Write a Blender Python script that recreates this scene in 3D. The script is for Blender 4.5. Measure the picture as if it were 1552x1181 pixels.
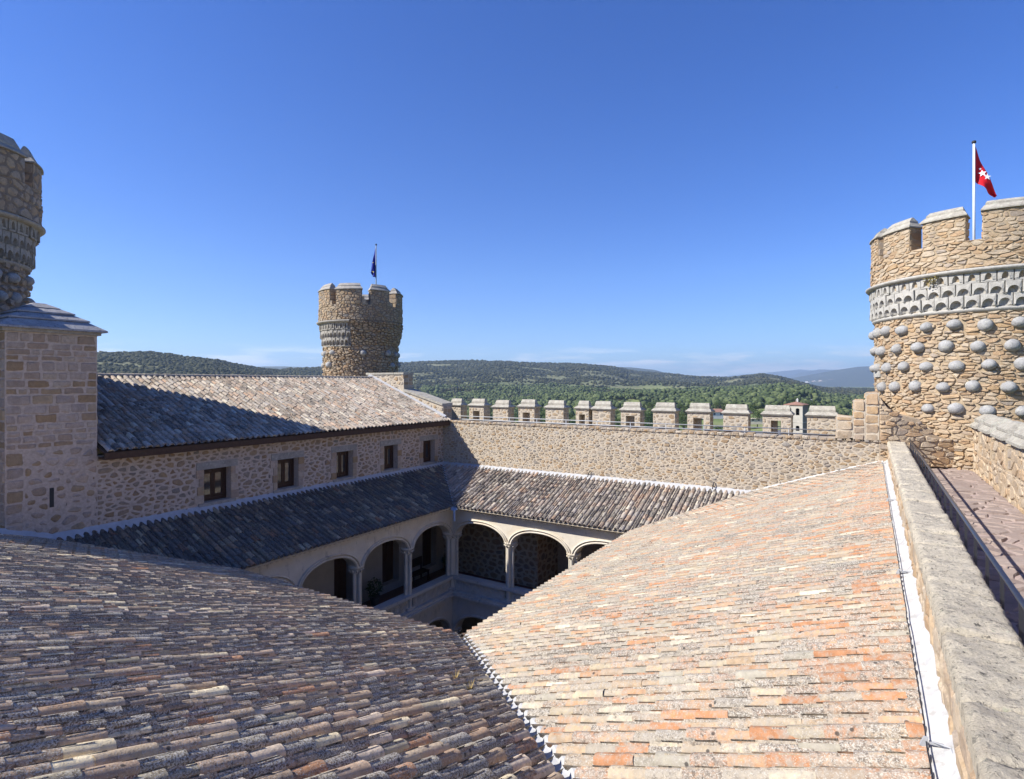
import bpy, math, random
import numpy as np
from mathutils import Vector
from mathutils.bvhtree import BVHTree
from math import radians, sin, cos, pi, sqrt, atan2, atan

sc = bpy.context.scene
COL = sc.collection
for o in list(bpy.data.objects):
    bpy.data.objects.remove(o)

# ------------------------------------------------------------ camera, sky, sun, exposure
F, VH, TH = 865.2, 579.8, radians(32.087)
CT, ST = cos(TH), sin(TH)
cam = bpy.data.objects.new('camera', bpy.data.cameras.new('camera'))
COL.objects.link(cam)
cam.rotation_euler = (radians(90), 0, TH)
cam.data.sensor_width = 36
cam.data.lens = F / 1552 * 36
cam.data.shift_y = -(590.5 - VH) / 1552
cam.data.clip_start = 0.05
cam.data.clip_end = 60000
sc.camera = cam

SUN = Vector((-1, -1.0, 1.19)).normalized()
sun_el = math.asin(SUN.z)
w = bpy.data.worlds.new('World')
sc.world = w
w.use_nodes = True
nt = w.node_tree
nt.nodes.clear()
out = nt.nodes.new('ShaderNodeOutputWorld')
bg = nt.nodes.new('ShaderNodeBackground')
sky = nt.nodes.new('ShaderNodeTexSky')
sky.sky_type = 'NISHITA'
sky.sun_disc = False
sky.sun_elevation = sun_el
sky.sun_rotation = atan2(SUN.x, SUN.y)
sky.altitude = 1000
sky.air_density = 1.0
sky.dust_density = 0.0
sky.ozone_density = 4.5
bg.inputs['Strength'].default_value = 0.104
# thin broken clouds low over the horizon, all the way round
tc = nt.nodes.new('ShaderNodeTexCoord')
sx = nt.nodes.new('ShaderNodeSeparateXYZ')
nt.links.new(tc.outputs['Generated'], sx.inputs[0])
CLOUD_X = 2.9
mp = nt.nodes.new('ShaderNodeMapping')
mp.inputs['Scale'].default_value = (3.2, 3.2, 26)
mp.inputs['Location'].default_value = (CLOUD_X, 0.2, 0.1)
nt.links.new(tc.outputs['Generated'], mp.inputs['Vector'])
cn = nt.nodes.new('ShaderNodeTexNoise')
cn.inputs['Scale'].default_value = 2.3
cn.inputs['Detail'].default_value = 7
cn.inputs['Roughness'].default_value = 0.58
nt.links.new(mp.outputs[0], cn.inputs['Vector'])
r1 = nt.nodes.new('ShaderNodeValToRGB')
r1.color_ramp.elements[0].position = 0.50
r1.color_ramp.elements[1].position = 0.63
nt.links.new(cn.outputs['Fac'], r1.inputs[0])
r2 = nt.nodes.new('ShaderNodeValToRGB')   # height band
e = r2.color_ramp.elements
e[0].position = 0.0; e[0].color = (1, 1, 1, 1)
e[1].position = 0.064; e[1].color = (0, 0, 0, 1)
m_ = e.new(0.035); m_.color = (.9, .9, .9, 1)
nt.links.new(sx.outputs['Z'], r2.inputs[0])
mu = nt.nodes.new('ShaderNodeMath'); mu.operation = 'MULTIPLY'
nt.links.new(r1.outputs[0], mu.inputs[0]); nt.links.new(r2.outputs[0], mu.inputs[1])
mu2 = nt.nodes.new('ShaderNodeMath'); mu2.operation = 'MULTIPLY'
nt.links.new(mu.outputs[0], mu2.inputs[0]); mu2.inputs[1].default_value = 1.0
mx = nt.nodes.new('ShaderNodeMix'); mx.data_type = 'RGBA'
nt.links.new(mu2.outputs[0], mx.inputs[0])
hs = nt.nodes.new('ShaderNodeHueSaturation')
hs.inputs['Saturation'].default_value = 1.27
hs.inputs['Hue'].default_value = 0.519
nt.links.new(sky.outputs[0], hs.inputs['Color'])
low = nt.nodes.new('ShaderNodeValToRGB')   # clear, blue air down to the horizon
le = low.color_ramp.elements
le[0].position = 0.0; le[0].color = (.60, .74, .95, 1)
le[1].position = 0.36; le[1].color = (1, 1, 1, 1)
l2 = le.new(0.07); l2.color = (.70, .82, .98, 1)
l3 = le.new(0.18); l3.color = (.92, .96, 1, 1)
nt.links.new(sx.outputs['Z'], low.inputs[0])
lm = nt.nodes.new('ShaderNodeMix'); lm.data_type = 'RGBA'; lm.blend_type = 'MULTIPLY'; lm.inputs[0].default_value = 1.0
nt.links.new(hs.outputs[0], lm.inputs[6]); nt.links.new(low.outputs[0], lm.inputs[7])
nt.links.new(lm.outputs[2], mx.inputs[6])
mx.inputs[7].default_value = (7.6, 7.8, 8.1, 1)
nt.links.new(mx.outputs[2], bg.inputs['Color'])
nt.links.new(bg.outputs[0], out.inputs['Surface'])

sl = bpy.data.objects.new('sun', bpy.data.lights.new('sun', 'SUN'))
COL.objects.link(sl)
sl.data.energy = 5.0
sl.data.angle = radians(0.5)
sl.data.color = (1.0, 0.955, 0.88)
sl.rotation_euler = (-SUN).to_track_quat('-Z', 'Y').to_euler()
sl.location = SUN * 60

sc.view_settings.view_transform = 'Standard'
sc.view_settings.look = 'None'
sc.view_settings.gamma = 1
sc.view_settings.use_curve_mapping = False
sc.view_settings.exposure = 0.85
HAZE = 0.00014

# ------------------------------------------------------------ helpers
def ray(u, v):
    r = (u - 776) / F
    return np.array([-ST + CT * r, CT + ST * r, -(v - VH) / F])

def relang(u):
    return atan((u - 776) / F)

def project(p):
    d = p[1] * CT - p[0] * ST
    if d < 0.3:
        return None
    r = p[1] * ST + p[0] * CT
    return 776 + F * r / d, VH - F * p[2] / d, d

WL = {}

def _link(o, parent, wloc):
    COL.objects.link(o)
    pl = WL.get(parent.name, Vector((0, 0, 0))) if parent else Vector((0, 0, 0))
    o.location = Vector(wloc) - pl
    if parent:
        o.parent = parent
    WL[o.name] = Vector(wloc)
    return o

def tag(o, label=None, cat=None, group=None, kind=None):
    if label: o['label'] = label
    if cat: o['category'] = cat
    if group: o['group'] = group
    if kind: o['kind'] = kind
    return o

def thing(name, loc, label, cat, group=None):
    o = bpy.data.objects.new(name, None)
    o.empty_display_size = 0.3
    _link(o, None, loc)
    return tag(o, label, cat, group)

def make_mesh(name, V, Fc, R=None, mat=None, smooth=False):
    me = bpy.data.meshes.new(name)
    me.from_pydata([tuple(v) for v in V] if not isinstance(V, list) else V, [], Fc)
    if R is not None:
        a = me.attributes.new('rnd', 'FLOAT_VECTOR', 'POINT')
        a.data.foreach_set('vector', np.asarray(R, dtype=np.float32).ravel())
    if mat: me.materials.append(mat)
    if smooth:
        me.polygons.foreach_set('use_smooth', np.ones(len(me.polygons), dtype=bool))
    return me

class MB:
    def __init__(s):
        s.V = []; s.F = []; s.R = []
    def add(s, V, Fc, r=(.5, .5, .5)):
        b = len(s.V)
        s.V.extend([(float(v[0]), float(v[1]), float(v[2])) for v in V])
        s.F.extend([tuple(i + b for i in f) for f in Fc])
        s.R.extend([r] * len(V))
        return s
    def box(s, x0, x1, y0, y1, z0, z1, r=(.5, .5, .5)):
        V = [(x0, y0, z0), (x1, y0, z0), (x1, y1, z0), (x0, y1, z0), (x0, y0, z1), (x1, y0, z1), (x1, y1, z1), (x0, y1, z1)]
        return s.add(V, BOXF, r)
    def hexa(s, bot, top, r=(.5, .5, .5)):
        return s.add(list(bot) + list(top), BOXF, r)
    def prism(s, poly, zlo, zhi, r=(.5, .5, .5)):
        """poly [(x,y)] ccw; zlo/zhi numbers or functions of x,y"""
        n = len(poly)
        fl = zlo if callable(zlo) else (lambda x, y: zlo)
        fh = zhi if callable(zhi) else (lambda x, y: zhi)
        V = [(x, y, fl(x, y)) for x, y in poly] + [(x, y, fh(x, y)) for x, y in poly]
        Fc = [tuple(range(n - 1, -1, -1)), tuple(range(n, 2 * n))]
        for i in range(n):
            j = (i + 1) % n
            Fc.append((i, j, n + j, n + i))
        return s.add(V, Fc, r)
    def tube(s, pts, rad, n=8, r=(.5, .5, .5), caps=True):
        pts = [Vector(p) for p in pts]
        V = []; Fc = []
        for i, p in enumerate(pts):
            d = (pts[min(i + 1, len(pts) - 1)] - pts[max(i - 1, 0)]).normalized()
            a = d.cross(Vector((0, 0, 1)))
            if a.length < 1e-3: a = d.cross(Vector((1, 0, 0)))
            a.normalize(); b = d.cross(a)
            rr = rad[i] if isinstance(rad, (list, tuple)) else rad
            for k in range(n):
                t = 2 * pi * k / n
                V.append(p + a * (rr * cos(t)) + b * (rr * sin(t)))
        for i in range(len(pts) - 1):
            for k in range(n):
                k2 = (k + 1) % n
                Fc.append((i * n + k, i * n + k2, (i + 1) * n + k2, (i + 1) * n + k))
        if caps:
            Fc.append(tuple(range(n - 1, -1, -1)))
            Fc.append(tuple(range((len(pts) - 1) * n, len(pts) * n)))
        return s.add(V, Fc, r)
    def lathe(s, cx, cy, prof, n=24, a0=0, a1=2 * pi, r=(.5, .5, .5)):
        full = abs(a1 - a0 - 2 * pi) < 1e-6
        m = n if full else n + 1
        V = []
        for (rr, z) in prof:
            for k in range(m):
                a = a0 + (a1 - a0) * k / n
                V.append((cx + rr * cos(a), cy + rr * sin(a), z))
        Fc = []
        for i in range(len(prof) - 1):
            for k in range(n):
                k2 = (k + 1) % m
                Fc.append((i * m + k, i * m + k2, (i + 1) * m + k2, (i + 1) * m + k))
        return s.add(V, Fc, r)
    def build(s, name, mat, parent=None, smooth=False, kind=None, label=None):
        V = np.array(s.V)
        c = (V.min(0) + V.max(0)) / 2
        me = make_mesh(name, (V - c).tolist(), s.F, s.R, mat, smooth)
        o = bpy.data.objects.new(name, me)
        _link(o, parent, c)
        tag(o, label, None, None, kind)
        return o

BOXF = [(3, 2, 1, 0), (4, 5, 6, 7), (0, 1, 5, 4), (1, 2, 6, 5), (2, 3, 7, 6), (3, 0, 4, 7)]

# ------------------------------------------------------------ materials
class G:
    def __init__(s, name):
        s.m = bpy.data.materials.new(name)
        s.m.use_nodes = True
        s.nt = s.m.node_tree
        s.b = s.nt.nodes['Principled BSDF']
        s.b.inputs['Roughness'].default_value = 0.9
        s.b.inputs['Specular IOR Level'].default_value = 0.25
        s._pos = None; s._at = None
    def n(s, t): return s.nt.nodes.new(t)
    def l(s, a, b): s.nt.links.new(a, b)
    def put(s, sock, v):
        if isinstance(v, (int, float)): sock.default_value = v
        elif isinstance(v, (tuple, list)):
            sock.default_value = tuple(v) + ((1,) if len(v) == 3 and len(sock.default_value) == 4 else ())
        else: s.l(v, sock)
    def pos(s):
        if not s._pos: s._pos = s.n('ShaderNodeNewGeometry').outputs['Position']
        return s._pos
    def rnd(s):
        if not s._at:
            a = s.n('ShaderNodeAttribute'); a.attribute_name = 'rnd'
            q = s.n('ShaderNodeSeparateXYZ'); s.l(a.outputs['Vector'], q.inputs[0]); s._at = q.outputs
        return s._at
    def scalevec(s, sc3, vec=None):
        m = s.n('ShaderNodeMapping'); m.inputs['Scale'].default_value = sc3
        s.l(vec or s.pos(), m.inputs['Vector']); return m.outputs[0]
    def noise(s, scale, detail=3, rough=.55, vec=None, dist=0.0):
        x = s.n('ShaderNodeTexNoise'); s.l(vec or s.pos(), x.inputs['Vector'])
        x.inputs['Scale'].default_value = scale; x.inputs['Detail'].default_value = detail
        x.inputs['Roughness'].default_value = rough; x.inputs['Distortion'].default_value = dist
        return x.outputs['Fac']
    def voro(s, scale, vec=None, feature='F1'):
        x = s.n('ShaderNodeTexVoronoi'); x.feature = feature; s.l(vec or s.pos(), x.inputs['Vector'])
        x.inputs['Scale'].default_value = scale
        return x.outputs['Distance']
    def math(s, op, a, b=0.0, clamp=False):
        x = s.n('ShaderNodeMath'); x.operation = op; x.use_clamp = clamp
        s.put(x.inputs[0], a); s.put(x.inputs[1], b); return x.outputs[0]
    def ramp(s, fac, stops, interp='LINEAR'):
        x = s.n('ShaderNodeValToRGB'); cr = x.color_ramp; cr.interpolation = interp
        while len(cr.elements) < len(stops): cr.elements.new(0.5)
        for el, (p, c) in zip(cr.elements, stops):
            el.position = p
            el.color = (c, c, c, 1) if isinstance(c, (int, float)) else tuple(c) + (1,)
        s.put(x.inputs[0], fac); return x.outputs[0]
    def step(s, v, a, b): return s.ramp(v, [(a, 0.0), (b, 1.0)])
    def mix(s, fac, a, b, blend='MIX'):
        x = s.n('ShaderNodeMix'); x.data_type = 'RGBA'; x.blend_type = blend
        s.put(x.inputs[0], fac); s.put(x.inputs[6], a); s.put(x.inputs[7], b); return x.outputs[2]
    def mulv(s, col, lo, hi, fac):
        return s.mix(1.0, col, s.ramp(fac, [(0.25, lo), (0.75, hi)]), 'MULTIPLY')
    def bump(s, h, strength=.5, dist=.01):
        x = s.n('ShaderNodeBump'); x.inputs['Strength'].default_value = strength; x.inputs['Distance'].default_value = dist
        s.put(x.inputs['Height'], h); s.l(x.outputs[0], s.b.inputs['Normal'])
    def done(s, col, rough=None):
        s.put(s.b.inputs['Base Color'], col)
        if rough is not None: s.b.inputs['Roughness'].default_value = rough
        return s.m

def mat_tile(name, ramp, dark_bias, light_bias, white_bias=.0, d0=(.045, .038, .033), d1=(.12, .102, .088), g0=(.22, .185, .145), g1=(.40, .355, .285)):
    g = G(name); r = g.rnd()
    col = g.ramp(r['X'], ramp, 'CONSTANT')
    col = g.mulv(col, .72, 1.18, g.noise(14, 4, .6))
    col = g.mix(1.0, col, g.ramp(r['Z'], [(0, .80), (1, 1.12)]), 'MULTIPLY')
    big = g.noise(0.9, 2)
    n1 = g.noise(34, 6, .72)
    n2 = g.noise(75, 5, .7, g.scalevec((1, 1, 1.3)))
    n3 = g.noise(15, 5, .68, g.scalevec((1.1, .9, 1)))
    # grey crust, pale lichen, black lichen
    amt = g.math('ADD', g.math('MULTIPLY', r['Y'], .19), g.math('MULTIPLY', big, .24))
    f_g = g.step(g.math('ADD', g.math('ADD', n3, amt), light_bias), .62, .82)
    col = g.mix(g.math('MULTIPLY', f_g, .8), col, g.mix(n2, g0, g1))
    n4 = g.noise(26, 6, .75, g.scalevec((1, 1.2, 1)))
    f_d = g.step(g.math('ADD', g.math('ADD', g.math('ADD', g.math('MULTIPLY', n1, .5), g.math('MULTIPLY', n4, .5)), amt), dark_bias), .64, .76)
    col = g.mix(g.math('MULTIPLY', f_d, .9), col, g.mix(n2, d0, d1))
    f_w = g.step(g.math('ADD', n2, g.math('ADD', g.math('MULTIPLY', r['Y'], .12), white_bias)), .65, .71)
    col = g.mix(g.math('MULTIPLY', f_w, .8), col, (.50, .47, .40))
    # round black lichen spots
    vd = g.voro(9.5); vm = g.noise(4.5, 2)
    f_s = g.math('MULTIPLY', g.math('SUBTRACT', 1.0, g.step(vd, .13, .19)), g.step(vm, .52, .58))
    col = g.mix(g.math('MULTIPLY', f_s, .85), col, (.05, .045, .04))
    g.bump(g.math('ADD', n1, n3), .8, .010)
    return g.done(col, .92)

E_RAMP = [(0, (.445, .215, .105)), (.14, (.46, .275, .155)), (.28, (.445, .32, .20)), (.42, (.42, .335, .23)), (.56, (.39, .335, .255)), (.67, (.48, .395, .265)),
          (.78, (.39, .295, .205)), (.86, (.36, .325, .25)), (.94, (.60, .52, .38))]
S_RAMP = [(0, (.46, .30, .18)), (.16, (.49, .345, .215)), (.32, (.41, .29, .185)), (.47, (.53, .40, .255)), (.62, (.43, .36, .23)), (.74, (.51, .26, .13)),
          (.80, (.49, .34, .22)), (.90, (.82, .67, .41)), (.955, (.72, .56, .39))]
W_RAMP = [(0, (.44, .32, .23)), (.15, (.42, .335, .265)), (.33, (.46, .39, .315)), (.5, (.42, .375, .32)), (.68, (.51, .44, .35)), (.8, (.43, .29, .195)),
          (.86, (.38, .33, .275)), (.95, (.56, .50, .39))]
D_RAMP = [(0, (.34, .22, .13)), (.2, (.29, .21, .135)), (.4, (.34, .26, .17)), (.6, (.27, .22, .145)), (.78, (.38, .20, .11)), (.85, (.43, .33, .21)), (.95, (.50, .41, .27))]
M_TILE_E = mat_tile('tile_warm', E_RAMP, -.10, .03, .03, (.075, .062, .050), (.17, .145, .118), (.27, .235, .19), (.42, .375, .31))
M_TILE_S = mat_tile('tile_dark', S_RAMP, -.035, -.05, .075, (.062, .043, .027), (.155, .118, .082), (.29, .235, .17), (.52, .45, .345))
M_TILE_W = mat_tile('tile_wing', W_RAMP, -.08, -.05, -.03)
M_TILE_G = mat_tile('tile_gallery', W_RAMP, -.06, -.02, .0)
M_TILE_D = mat_tile('tile_shade_lichen', D_RAMP, .03, -.06, .0)  # lichened tile for the west gallery, its shade also deepened in the colour

def mat_stone(name, ramp, spk=.0, mossy=.0, lo=.75, hi=1.15):
    g = G(name); r = g.rnd()
    col = g.ramp(r['X'], ramp)
    n = g.noise(7, 5, .65); n2 = g.noise(38, 5, .7)
    col = g.mulv(col, lo, hi, n)
    col = g.mulv(col, .78, 1.14, n2)
    # warm iron bloom and grey lichen
    col = g.mix(g.math('MULTIPLY', g.step(g.noise(3.1, 4, .6), .56, .72), .38), col, (.43, .26, .10))
    f = g.step(g.math('ADD', g.noise(12, 6, .7), g.math('ADD', g.math('MULTIPLY', r['Y'], .15), spk)), .64, .74)
    col = g.mix(g.math('MULTIPLY', f, .6), col, (.22, .21, .195))
    if mossy:
        f = g.step(g.noise(16, 6, .75), .60 - mossy, .70 - mossy)
        col = g.mix(g.math('MULTIPLY', f, .65), col, (.07, .065, .06))
    # rain streaks and broad damp patches
    f = g.step(g.noise(2.6, 5, .65, g.scalevec((1, 1, .16))), .56, .70)
    col = g.mix(g.math('MULTIPLY', f, .38), col, (.17, .145, .12))
    col = g.mulv(col, .84, 1.08, g.noise(.8, 3, .6))
    g.bump(g.math('ADD', n2, n), .8, .02)
    return g.done(col, .93)

def mat_plain(name, col, var=.2, scale=8, bump=.3, rough=.9, dark=None, dist=.01):
    g = G(name)
    n = g.noise(scale, 5, .65)
    c = g.mulv(g.mix(0.0, col, col), 1 - var, 1 + var, n)
    if dark:
        c = g.mix(g.math('MULTIPLY', g.step(g.noise(dark[0], 5, .65), dark[1], dark[1] + .12), dark[3]), c, dark[2])
    if bump: g.bump(g.noise(scale * 4, 5, .7), bump, dist)
    return g.done(c, rough)

WARM = [(0, (.33, .225, .13)), (.12, (.41, .31, .20)), (.36, (.41, .34, .255)), (.58, (.40, .345, .28)), (.76, (.46, .395, .305)), (.9, (.43, .31, .185)), (.95, (.30, .265, .225)), (1, (.36, .33, .29))]
NECOL = [(0, (.42, .28, .165)), (.25, (.48, .36, .235)), (.5, (.47, .38, .275)), (.7, (.53, .43, .31)), (.85, (.45, .305, .17)), (1, (.38, .32, .26))]
GREYB = [(0, (.31, .205, .115)), (.25, (.35, .25, .16)), (.5, (.31, .26, .205)), (.75, (.38, .275, .165)), (1, (.24, .22, .20))]
PIERC = [(0, (.40, .30, .22)), (.25, (.50, .40, .315)), (.5, (.40, .325, .27)), (.75, (.36, .245, .135)), (.88, (.44, .33, .21)), (1, (.50, .42, .35))]
NWCOL = [(0, (.40, .27, .16)), (.3, (.45, .33, .21)), (.6, (.44, .36, .26)), (.85, (.42, .30, .17)), (1, (.34, .30, .25))]
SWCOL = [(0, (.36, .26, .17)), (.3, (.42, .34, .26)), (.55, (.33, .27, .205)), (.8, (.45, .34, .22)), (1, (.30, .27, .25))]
M_ST_N = mat_stone('stone_curtain', WARM, -.02)
M_ST_NE = mat_stone('stone_round', NECOL, -.08)
M_ST_W = mat_stone('stone_wing', GREYB, .0)
M_ST_P = mat_stone('stone_pier', PIERC, -.06)
M_ST_NW = mat_stone('stone_far', NWCOL, .03, .06)
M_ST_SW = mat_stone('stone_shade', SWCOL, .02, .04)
M_MORT = mat_plain('mortar', (.455, .39, .30), .28, 16, .9, .95, (5, .62, (.27, .23, .18), .5))
M_MORT_NE = mat_plain('mortar_pale', (.42, .33, .225), .28, 16, .9, .95)
M_MORT_NT = mat_plain('mortar_tower', (.36, .28, .185), .28, 16, .9, .95)
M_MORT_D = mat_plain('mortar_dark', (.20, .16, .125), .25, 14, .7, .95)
M_MORT_W = mat_plain('mortar_wing', (.46, .375, .305), .24, 14, .8, .95, (4, .6, (.30, .25, .20), .6))

def mat_granite(name, base, lich=.0, blk=.0):
    g = G(name)
    c = g.mulv(g.mix(0.0, base, base), .72, 1.2, g.noise(5, 5, .65))
    c = g.mulv(c, .75, 1.15, g.noise(60, 4, .7))
    c = g.mix(g.math('MULTIPLY', g.step(g.noise(9, 6, .7), .54 - lich, .66 - lich), .7), c, (.45, .44, .36))
    c = g.mix(g.math('MULTIPLY', g.step(g.noise(15, 6, .75, g.scalevec((1, 1, .8))), .60 - blk, .70 - blk), .75), c, (.075, .07, .065))
    g.bump(g.math('ADD', g.noise(30, 6, .7), g.noise(9, 3)), .7, .02)
    return g.done(c, .92)
M_GRAN = mat_granite('granite', (.33, .305, .27))
M_GRAN_BALL = mat_granite('granite_ball', (.335, .33, .32), .0, .03)
M_GRAN_L = mat_granite('granite_coping', (.37, .34, .285), .05, .02)
M_GRAN_BAND = mat_granite('granite_band', (.42, .40, .36), -.04, -.03)
M_GRAN_OLD = mat_granite('granite_old', (.33, .305, .265), -.04, .03)
M_CAPSTONE = mat_granite('cap_slab', (.34, .33, .33), -.04, .05)

g = G('lichened_coping')
sv = g.scalevec((1.0, 1.15, 1))
c = g.ramp(g.noise(4, 5, .65), [(.3, (.47, .405, .31)), (.5, (.55, .485, .37)), (.7, (.62, .54, .41))])
c = g.mulv(c, .72, 1.18, g.noise(55, 5, .75))
c = g.mix(g.math('MULTIPLY', g.step(g.noise(14, 6, .78, sv), .54, .62), .72), c, (.17, .16, .135))
c = g.mix(g.math('MULTIPLY', g.step(g.noise(24, 6, .78), .58, .63), .85), c, (.065, .06, .053))
c = g.mix(g.math('MULTIPLY', g.step(g.noise(7.3, 5, .7), .60, .68), .6), c, (.56, .51, .41))
c = g.mix(g.math('MULTIPLY', g.step(g.noise(8.7, 5, .7), .62, .70), .6), c, (.40, .42, .29))
g.bump(g.math('ADD', g.noise(40, 6, .8), g.math('MULTIPLY', g.noise(11, 4, .7), 1.2)), 1.0, .025)
M_COPING = g.done(c, .93)

def mat_lime(name, base):
    g = G(name)
    c = g.mulv(g.mix(0.0, base, base), .86, 1.08, g.noise(2.2, 4, .6))
    bl = g.noise(1.5, 1, .3, g.scalevec((1, 1, 2.2)))
    c = g.mix(g.math('MULTIPLY', g.step(bl, .52, .56), .22), c, (.55, .43, .28))
    st = g.noise(5, 6, .7, g.scalevec((1, 1, .35)))
    c = g.mix(g.math('MULTIPLY', g.step(st, .58, .72), .6), c, (.12, .11, .10))
    g.bump(g.noise(26, 5, .7), .4, .01)
    return g.done(c, .88)
M_LIME = mat_lime('limestone', (.60, .545, .45))
M_LIME_D = mat_lime('limestone_weathered', (.50, .47, .43))
M_PLAST = mat_plain('plaster', (.44, .40, .35), .12, 2.0, .3, .9, (3, .6, (.30, .27, .23), .5))
M_WOOD = mat_plain('dark_wood', (.055, .028, .016), .3, 20, .3, .7)
M_WINWOOD = mat_plain('window_wood', (.05, .024, .014), .3, 16, .2, .55)
M_EAVE = mat_plain('eave_wood', (.07, .04, .025), .3, 12, .3, .8)
M_FLASH_W = mat_plain('white_render', (.47, .46, .44), .25, 5, .5, .85, (11, .54, (.33, .31, .28), .65))
M_FLASH_N = mat_plain('pale_render', (.40, .40, .40), .14, 5, .5, .9, (6, .6, (.36, .35, .35), .5))
M_FLASH_G = mat_plain('grey_render', (.42, .42, .42), .16, 5, .5, .9, (6, .6, (.33, .32, .31), .5))
M_FLOORT = mat_plain('floor_tile', (.17, .085, .055), .2, 9, .2, .7)
M_COURT = mat_plain('courtyard_paving', (.30, .27, .23), .25, 3, .5, .9)
M_METAL = mat_plain('painted_iron', (.045, .045, .05), .15, 9, .1, .4)
M_METAL.node_tree.nodes['Principled BSDF'].inputs['Metallic'].default_value = .7
M_RAIL = mat_plain('galvanised_steel', (.36, .37, .38), .12, 12, .1, .6)
M_RAIL.node_tree.nodes['Principled BSDF'].inputs['Metallic'].default_value = .15
M_STEEL = mat_plain('brushed_rail', (.13, .135, .15), .12, 12, .1, .32)
M_STEEL.node_tree.nodes['Principled BSDF'].inputs['Metallic'].default_value = .85
M_ZINC = mat_plain('zinc_valley', (.34, .40, .48), .12, 4, .15, .55)
M_POLE = mat_plain('pole_paint', (.62, .66, .68), .06, 4, 0, .4)
M_BLACK = mat_plain('dark_cap', (.03, .03, .03), .1, 4, 0, .6)
M_RED = mat_plain('red_cloth', (.62, .012, .022), .1, 6, .1, .75)
M_BLUE = mat_plain('blue_cloth', (.012, .022, .22), .1, 6, .1, .75)
M_WSTAR = mat_plain('white_star', (.82, .80, .82), .03, 4, 0, .7)
M_YSTAR = mat_plain('yellow_star', (.75, .62, .15), .03, 4, 0, .7)
g = G('pane_glass')
g.b.inputs['Roughness'].default_value = .06
g.b.inputs['Specular IOR Level'].default_value = .9
M_GLASS = g.done((.035, .035, .04), .05)
g = G('paver_stone'); r = g.rnd()
c = g.ramp(r['X'], [(0, (.25, .195, .17)), (.35, (.285, .225, .195)), (.65, (.27, .215, .185)), (1, (.305, .245, .215))])
c = g.mulv(c, .8, 1.15, g.noise(6, 5, .65))
c = g.mix(g.math('MULTIPLY', g.step(g.noise(11, 5, .7, g.scalevec((.5, 1.6, 1))), .6, .68), .35), c, (.58, .50, .46))
g.bump(g.noise(14, 5, .65), .6, .02)
M_PAVER = g.done(c, .85)
M_JOINT = mat_plain('paver_joint', (.36, .28, .245), .15, 12, .4, .9)

def mat_leaf(name, a, b, c3, sc_=.6):
    g = G(name); r = g.rnd()
    c = g.ramp(r['X'], [(0, a), (.5, b), (1, c3)])
    c = g.mulv(c, .7, 1.25, g.noise(sc_, 4, .65))
    g.b.inputs['Specular IOR Level'].default_value = .15
    return g.done(c, .85)
M_OAK = mat_leaf('oak_leaf', (.024, .028, .013), (.038, .042, .020), (.064, .064, .032), .05)
M_VALLEY = mat_leaf('valley_leaf', (.036, .052, .020), (.063, .086, .031), (.115, .138, .056), .10)
M_LEAF = mat_leaf('bright_leaf', (.034, .054, .016), (.056, .085, .023), (.090, .124, .036), 1.3)
M_POPLAR = mat_leaf('poplar_leaf', (.03, .055, .018), (.04, .075, .022), (.055, .095, .03), 1.3)
M_BARK = mat_plain('bark', (.10, .075, .055), .3, 6, .5, .95)
M_SHRUB = mat_leaf('shrub_leaf', (.03, .055, .018), (.045, .08, .025), (.07, .10, .035), 4)
M_STRAW = mat_plain('dry_grass', (.34, .25, .09), .3, 9, 0, .9)

g = G('ground_cover')
p = g.pos()
far = g.noise(.006, 5, .6); mid = g.noise(.03, 5, .62); fine = g.noise(.25, 5, .65)
c = g.ramp(far, [(.36, (.085, .135, .035)), (.5, (.14, .175, .055)), (.62, (.22, .215, .095))])
c = g.mulv(c, .65, 1.35, mid)
c = g.mulv(c, .75, 1.25, fine)
q = g.n('ShaderNodeSeparateXYZ'); g.l(p, q.inputs[0])
hz = g.ramp(g.math('MULTIPLY', g.math('ADD', q.outputs['Z'], 30), .012), [(.12, 0.0), (.45, 1.0)])
c = g.mix(g.math('MULTIPLY', hz, .8), c, g.mix(mid, (.085, .09, .045), (.19, .175, .10)))
c = g.mix(g.math('MULTIPLY', g.step(g.noise(.045, 6, .7), .66, .71), .8), c, (.36, .31, .22))
M_GROUND = g.done(c, .95)
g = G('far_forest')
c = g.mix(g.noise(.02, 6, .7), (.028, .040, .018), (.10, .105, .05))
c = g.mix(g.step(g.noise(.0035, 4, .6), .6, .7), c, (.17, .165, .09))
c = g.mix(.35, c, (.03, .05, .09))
M_MOUNT = g.done(c, .95)

# ------------------------------------------------------------ polygons: irregular stones
def clip(poly, nx, ny, k):
    outp = []
    n = len(poly)
    for i in range(n):
        a = poly[i]; b = poly[(i + 1) % n]
        da = a[0] * nx + a[1] * ny - k
        db = b[0] * nx + b[1] * ny - k
        if da <= 0: outp.append(a)
        if (da < 0 and db > 0) or (da > 0 and db < 0):
            t = da / (da - db)
            outp.append((a[0] + (b[0] - a[0]) * t, a[1] + (b[1] - a[1]) * t))
    return outp

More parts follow.
